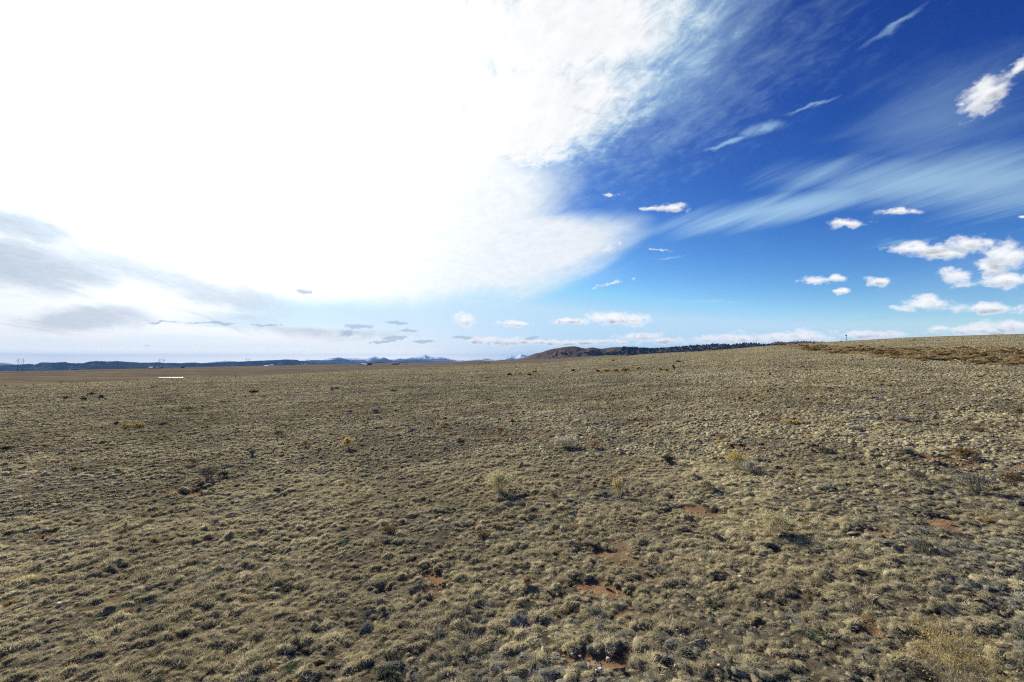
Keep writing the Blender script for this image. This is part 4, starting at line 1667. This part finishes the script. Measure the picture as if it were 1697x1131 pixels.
# ------------------------------------------------------------------ far buildings
def house(name, px, py, wpx, hpx, wall, roof, label, cat="house", rise=0.35, depthf=0.6, doors=(), wins=(), rz=0.0, chimney=False):
    x, y, r = place(px, py, 6000)
    if r != r:
        y = 2600.0
        x = (px - 848.5) / FOC * y
    f = y / FOC
    w, h = wpx * f, hpx * f
    d = w * depthf
    e = empty(name, (x, y, float(terrain(x, y))), rz)
    zr = h * (1 - rise)
    MB().gable_walls(-w / 2, -d / 2, w / 2, d / 2, zr, h * rise).build("wall", wall, e)
    rf = MB().gable(-w / 2, -d / 2, w / 2, d / 2, zr, h * rise, w * 0.03, h * 0.05).build("roof", roof, e)
    if chimney:
        MB().box(w * 0.2, -d * 0.1, zr + h * rise * 0.4, w * 0.26, d * 0.04, h * 1.18).build("chimney", M_rwall, rf)
    for a in doors:
        MB().box(w * a - w * 0.045, -d / 2 - 0.12, 0, w * a + w * 0.045, -d / 2 - 0.003, zr * 0.8).build("door", M_dwall if wall is M_white else M_white, e)
    for a in wins:
        MB().box(w * a - w * 0.05, -d / 2 - 0.1, zr * 0.38, w * a + w * 0.05, -d / 2 - 0.003, zr * 0.8).build("window", M_glass, e)
    tag(e, label, cat)
    return e


house("farmhouse", 246, 611, 8, 4.2, M_dwall, M_droof, "dark farmhouse left of the second pylon", wins=(-0.25, 0.25), doors=(0.02,), rise=0.5, chimney=True)
house("garage", 251, 611, 7, 2.6, M_twall, M_roofw, "low garage with pale roof joined up right of the dark farmhouse", "garage", doors=(-0.2, 0.2), rise=0.35)
house("shed", 243.2, 611.2, 2.2, 2.0, M_white, M_white, "small white shed at the left foot of the dark farmhouse", "shed", doors=(0,), rise=0.3)
house("barn", 264, 611, 7, 2.6, M_rwall, M_droof, "dark red-brown barn at the foot of the second pylon", "barn", doors=(0.1,), rise=0.4)
house("barn", 655.5, 604.6, 11.2, 3.4, M_dwall, M_droof, "long black barn standing alone on the plain near the centre", "barn", doors=(-0.3, 0.3), rise=0.45)
house("shed", 669, 603.3, 2.4, 1.2, M_white, M_roofw, "small white shed just right of the long black barn", "shed", doors=(0,), rise=0.3)
house("shed", 673.5, 604.2, 1.6, 1.0, M_dwall, M_droof, "tiny dark shed right of the small white shed", "shed", rise=0.3)
house("trailer_home", 601, 605.5, 4.5, 2.4, M_white, M_roofw, "pale trailer home at the left of the farmstead before the mountains", "trailer home", wins=(-0.25, 0.25), rise=0.15)
house("barn", 605.5, 605.6, 5.5, 1.8, M_dwall, M_roofw, "low dark barn in the middle of the farmstead before the mountains", "barn", doors=(0,), rise=0.3)
house("ranch_house", 612.5, 605.6, 7.0, 3.5, M_rwall, M_twall, "red-brown ranch house with tan roof at the right of the farmstead", "house", wins=(0.2,), doors=(-0.38,), rise=0.45)
house("barn", 442.5, 605.8, 7.5, 1.5, M_dwall, M_droof, "low black barn left of the white-roofed shed before the blue hills", "barn", rise=0.3)
house("shed", 451, 605.3, 5.8, 2.2, M_dwall, M_white, "white-roofed long shed before the blue hills", "shed", rise=0.45, doors=(0,))
house("shed", 501.5, 604.6, 4.2, 2.8, M_white, M_roofw, "white building with curved pale roof left of the fourth pylon", "shed", rise=0.35, doors=(0.1,))
house("barn", 508.5, 604.4, 6.8, 1.2, M_droof, M_droof, "flat black barn at the foot of the fourth pylon", "barn", rise=0.2)
house("shed", 397, 607.0, 4.5, 1.0, M_dwall, M_droof, "flat dark shed left of the third pylon", "shed", rise=0.2)
house("shed", 403, 606.8, 1.8, 1.1, M_white, M_white, "tiny white shed at the left foot of the third pylon", "shed", rise=0.3)
house("barn", 112, 613.2, 13, 2.0, M_twall, M_droof, "long grey low barn on the left of the plain", "barn", rise=0.35, doors=(-0.2, 0.3))
house("shed", 125.5, 613.4, 5, 2.4, M_dwall, M_roofw, "dark shed with a whitish roof right of the long grey barn", "shed", rise=0.4)
house("shed", 116.5, 614.8, 3.0, 1.3, M_white, M_white, "small white shed in front of the long grey barn", "shed", rise=0.3)
house("shed", 154, 612.6, 4.2, 1.5, M_white, M_white, "lone white shed before the dark mound on the left", "shed", rise=0.3)
house("trailer_home", 589.5, 605, 1.8, 1.2, M_white, M_white, "tiny white trailer left of the farmstead before the mountains", "trailer home", rise=0.15)
house("shed", 545, 603.5, 4.0, 1.0, M_rwall, M_twall, "low reddish shed right of the fourth pylon", "shed", rise=0.3)
house("shed", 810, 602, 3.2, 1.2, M_dwall, M_droof, "small dark shed on the plain left of the brown hill", "shed", rise=0.3)
house("shed", 789, 602.2, 1.8, 1.0, M_white, M_white, "tiny white shed left of the small dark shed near the hill", "shed", rise=0.3)
house("shed", 981.5, 595.3, 2.0, 1.0, M_white, M_roofw, "tiny white shed showing over the crest at the foot of the brown hill", "shed", rise=0.3)


# lone trees by the farms
def lone_tree(px, py, w, h, label):
    x, y, r = place(px, py, 6000)
    if r != r:
        y = 2600.0
        x = (px - 848.5) / FOC * y
    f = y / FOC
    W, Hh = w * f, h * f
    e = empty("juniper_tree", (x, y, float(terrain(x, y))))
    MB().bar((0, 0, -0.5), (0, 0, Hh * 0.6), W * 0.09, W * 0.05).build("trunk", M_wood, e)
    _count[0] += 1
    rng = np.random.default_rng(_count[0])
    v, fc = [], []
    for i in range(260):
        t = rng.uniform(0.05, 1)
        a = rng.uniform(0, 6.28)
        q = W / 2 * math.sqrt(rng.uniform(0, 1)) * (1.15 - t * 0.8)
        c = np.array((q * math.cos(a), q * math.sin(a), Hh * t))
        for k in range(3):
            v.append(tuple(c + rng.normal(0, W * 0.07, 3)))
        fc.append((3 * i, 3 * i + 1, 3 * i + 2))
    mesh_obj("crown", v, fc, M_head_dark, e)
    tag(e, label, "tree")


lone_tree(74, 614.6, 3.4, 1.9, "squat dark tree alone on the skyline right of the nearest pylon")
lone_tree(97.5, 614.0, 2.2, 2.4, "small round dark tree left of the long grey barn")
lone_tree(239.5, 611, 2.4, 2.2, "small dark tree left of the dark farmhouse")
lone_tree(283.5, 611, 1.6, 1.6, "tiny dark tree right of the second pylon")
lone_tree(804.5, 602.4, 3.2, 1.3, "flat dark tree left of the small dark shed near the hill")
lone_tree(303, 610, 6, 1.8, "wide dark tree clump before the blue hills right of the second pylon")


# ------------------------------------------------------------------ fence posts along the far side of the near prairie
def fence_post(px, py, hpx, label):
    x, y, r = place(px, py)
    if r != r:
        x, y, r = place(px, py + 1.5)
    f = y / FOC
    e = MB()
    t = 0.14
    hh = hpx * f
    k = 7
    ring = []
    for lv, (z, s) in enumerate(((-0.4, 1.0), (hh * 0.5, 0.95), (hh, 0.85))):
        for j in range(k):
            a = 6.283 * j / k
            e.v.append((t / 2 * s * math.cos(a) * (1 + 0.1 * math.sin(j * 2.3)) + 0.02 * lv, t / 2 * s * math.sin(a), z + (0.03 * math.cos(a) if lv == 2 else 0)))
    for lv in range(2):
        for j in range(k):
            e.f.append((lv * k + j, lv * k + (j + 1) % k, (lv + 1) * k + (j + 1) % k, (lv + 1) * k + j))
    e.f.append(tuple(2 * k + j for j in range(k)))
    o = e.build("fence_post", M_wood, None)
    o.location = (x, y, float(terrain(x, y)))
    tag(o, label, "fence post", "old fence posts beyond the near prairie")


for px, py, h, lab in ((100, 636.5, 5.6, "tallest dark fence post, right of the nearest pylon"), (55, 639.2, 2.6, "short fence post left of the tallest dark post"),
                       (8, 641.5, 2.6, "leftmost short fence post at the picture edge"), (142.5, 635.8, 2.4, "short fence post right of the tallest dark post"),
                       (227.5, 631.8, 3.2, "short fence post left of the strip of ice"), (348, 626.8, 3.2, "short fence post right of the strip of ice"),
                       (390, 625.9, 3.4, "fence post second to the right from the strip of ice"), (523, 619.8, 2.0, "rightmost tiny fence post on the near crest")):
    fence_post(px, py, h, lab)


# ------------------------------------------------------------------ strip of ice
def ice_strip():
    mt = new_mat("bright_ice")
    n = noise(obj_pos(), 0.4, 4, 0.6)
    finish(mix(n, (0.50, 0.51, 0.53), (0.64, 0.64, 0.64)), 0.35, spec=0.5)
    dep = 330.0
    xa, xb = (264 - 848.5) / FOC * dep, (303 - 848.5) / FOC * dep
    zt = EYE + az_tan(285, 627.3)[1] * math.hypot((xa + xb) / 2, dep)
    return mt, dep, xa, xb, zt


_mt, _dep, _xa, _xb, _zt = ice_strip()
_e = empty("snow_bank", ((_xa + _xb) / 2, _dep, float(terrain((_xa + _xb) / 2, _dep))))


def snow_bank():
    L = _xb - _xa
    gz = float(terrain((_xa + _xb) / 2, _dep))
    lo, hi = -0.5, 0.0
    for k, (a, b, h0, h1, nm) in enumerate(((-0.5, 0.43, 0.10, 0.5, "snow_drift"), (0.455, 0.53, 0.65, 0.65, "snow_mound"))):
        v, f = [], []
        nx = 24 if k == 0 else 6
        top = _zt - gz
        for i in range(nx + 1):
            t = i / nx
            x = (a + (b - a) * t) * L
            hh = (h0 + (h1 - h0) * t) * (0.85 + 0.15 * math.sin(i * 1.7))
            for (yy, zz) in ((-1.6, -0.6), (-1.1, hh * 0.5), (0.3, hh * 0.7), (1.2, hh * 0.5), (1.7, -0.6)):
                v.append((x, yy, top + 0.55 + zz * 0.4 if zz > 0 else min(-0.6, top - 0.8)))
        for i in range(nx):
            for j in range(4):
                q = i * 5 + j
                f.append((q, q + 5, q + 6, q + 1))
        f.append((0, 1, 2, 3, 4))
        f.append(tuple(nx * 5 + q for q in (4, 3, 2, 1, 0)))
        mesh_obj(nm, v, f, _mt, _e)


snow_bank()
tag(_e, "long thin bright white strip of snow lying beyond the near prairie on the left", "snow bank")


# ------------------------------------------------------------------ wind pump on the right skyline
def wind_pump():
    px, dep = 1404.5, 300.0
    x = (px - 848.5) / FOC * dep
    y = dep
    r = math.hypot(x, y)
    zb = EYE + az_tan(px, 565.8)[1] * r
    zt = EYE + az_tan(1403, 554.3)[1] * r
    zg = float(terrain(x, y))
    H = zt - zg
    e = empty("wind_pump", (x, y, zg), 0)
    lean = -0.6
    tw = MB()
    for sx in (-1, 1):
        for sy in (-1, 1):
            MB().bar((sx * 0.42, sy * 0.42, -0.2), (lean + sx * 0.05, sy * 0.05, H - 0.8), 0.09, 0.07).build("leg", M_steel, e)
    for k in range(6):
        t0, t1 = k / 6.5, (k + 1) / 6.5
        for sy in (-1, 1):
            w0, w1 = 0.42 * (1 - t0), 0.42 * (1 - t1)
            tw.bar((lean * t0 - w0, sy * w0, H * t0), (lean * t1 + w1, sy * w1, H * t1), 0.05)
            tw.bar((lean * t1 - w1, sy * w1, H * t1), (lean * t1 + w1, sy * w1, H * t1), 0.05)
    tw.build("lattice", M_steel, e)
    hub = MB().box(lean - 0.22, -0.3, H - 0.95, lean + 0.22, 0.4, H - 0.5).build("gearbox", M_steel, e)
    bl = MB()
    for k in range(12):
        a = 6.283 * k / 12
        c, s = math.cos(a), math.sin(a)
        i0, o0, hw = 0.12, 0.42, 0.08
        pts = []
        for rr, ww in ((i0, hw * 0.5), (o0, hw * 1.2)):
            pts.append((lean + rr * c - ww * s, -0.42 - 0.05, H - 0.7 + rr * s + ww * c))
            pts.append((lean + rr * c + ww * s, -0.42 + 0.05, H - 0.7 + rr * s - ww * c))
        b = len(bl.v)
        bl.v += pts
        bl.f.append((b, b + 1, b + 3, b + 2))
    bl.build("wheel", M_steel, e)
    MB().box(lean - 0.6, 0.5, H - 0.85, lean - 0.25, 0.55, H - 0.5).build("tail_vane", M_steel, e)
    MB().bar((lean, 0.3, H - 0.7), (lean - 0.5, 0.52, H - 0.7), 0.06).build("tail_boom", M_steel, e)
    tag(e, "thin grey wind pump on a lattice mast standing on the right skyline", "wind pump")


wind_pump()

# dry stalks lying on the grass
def twig(px0, py0, px1, py1, label):
    x0, y0, _ = place(px0, py0)
    x1, y1, _ = place(px1, py1)
    mb = MB()
    P = []
    for k in range(7):
        t = k / 6
        x, y = x0 + (x1 - x0) * t, y0 + (y1 - y0) * t
        P.append((x - x0, y - y0, float(terrain(x, y)) - float(terrain(x0, y0)) + 0.06 + 0.015 * math.sin(k * 2.1)))
    for a, b in zip(P[:-1], P[1:]):
        mb.bar(a, b, 0.006, 0.005)
    o = mb.build("dry_stalk", M_stem_straw, None)
    o.location = (x0, y0, float(terrain(x0, y0)))
    tag(o, label, "stalk")


twig(874, 763, 896, 772, "bent yellow dry stalk lying behind the wide pale olive bush")
twig(1092, 1089, 1109, 1102, "pale dry stalk lying beside the bottom soil patch")
twig(1524, 1000, 1545, 1014, "straight brown dry stalk lying in the right foreground grass")
twig(762, 1040, 778, 1024, "thin white dry stalk bent over the grass in the middle foreground")
twig(1170, 1082, 1178, 1086, "short pale stalk beside the sandy stone")
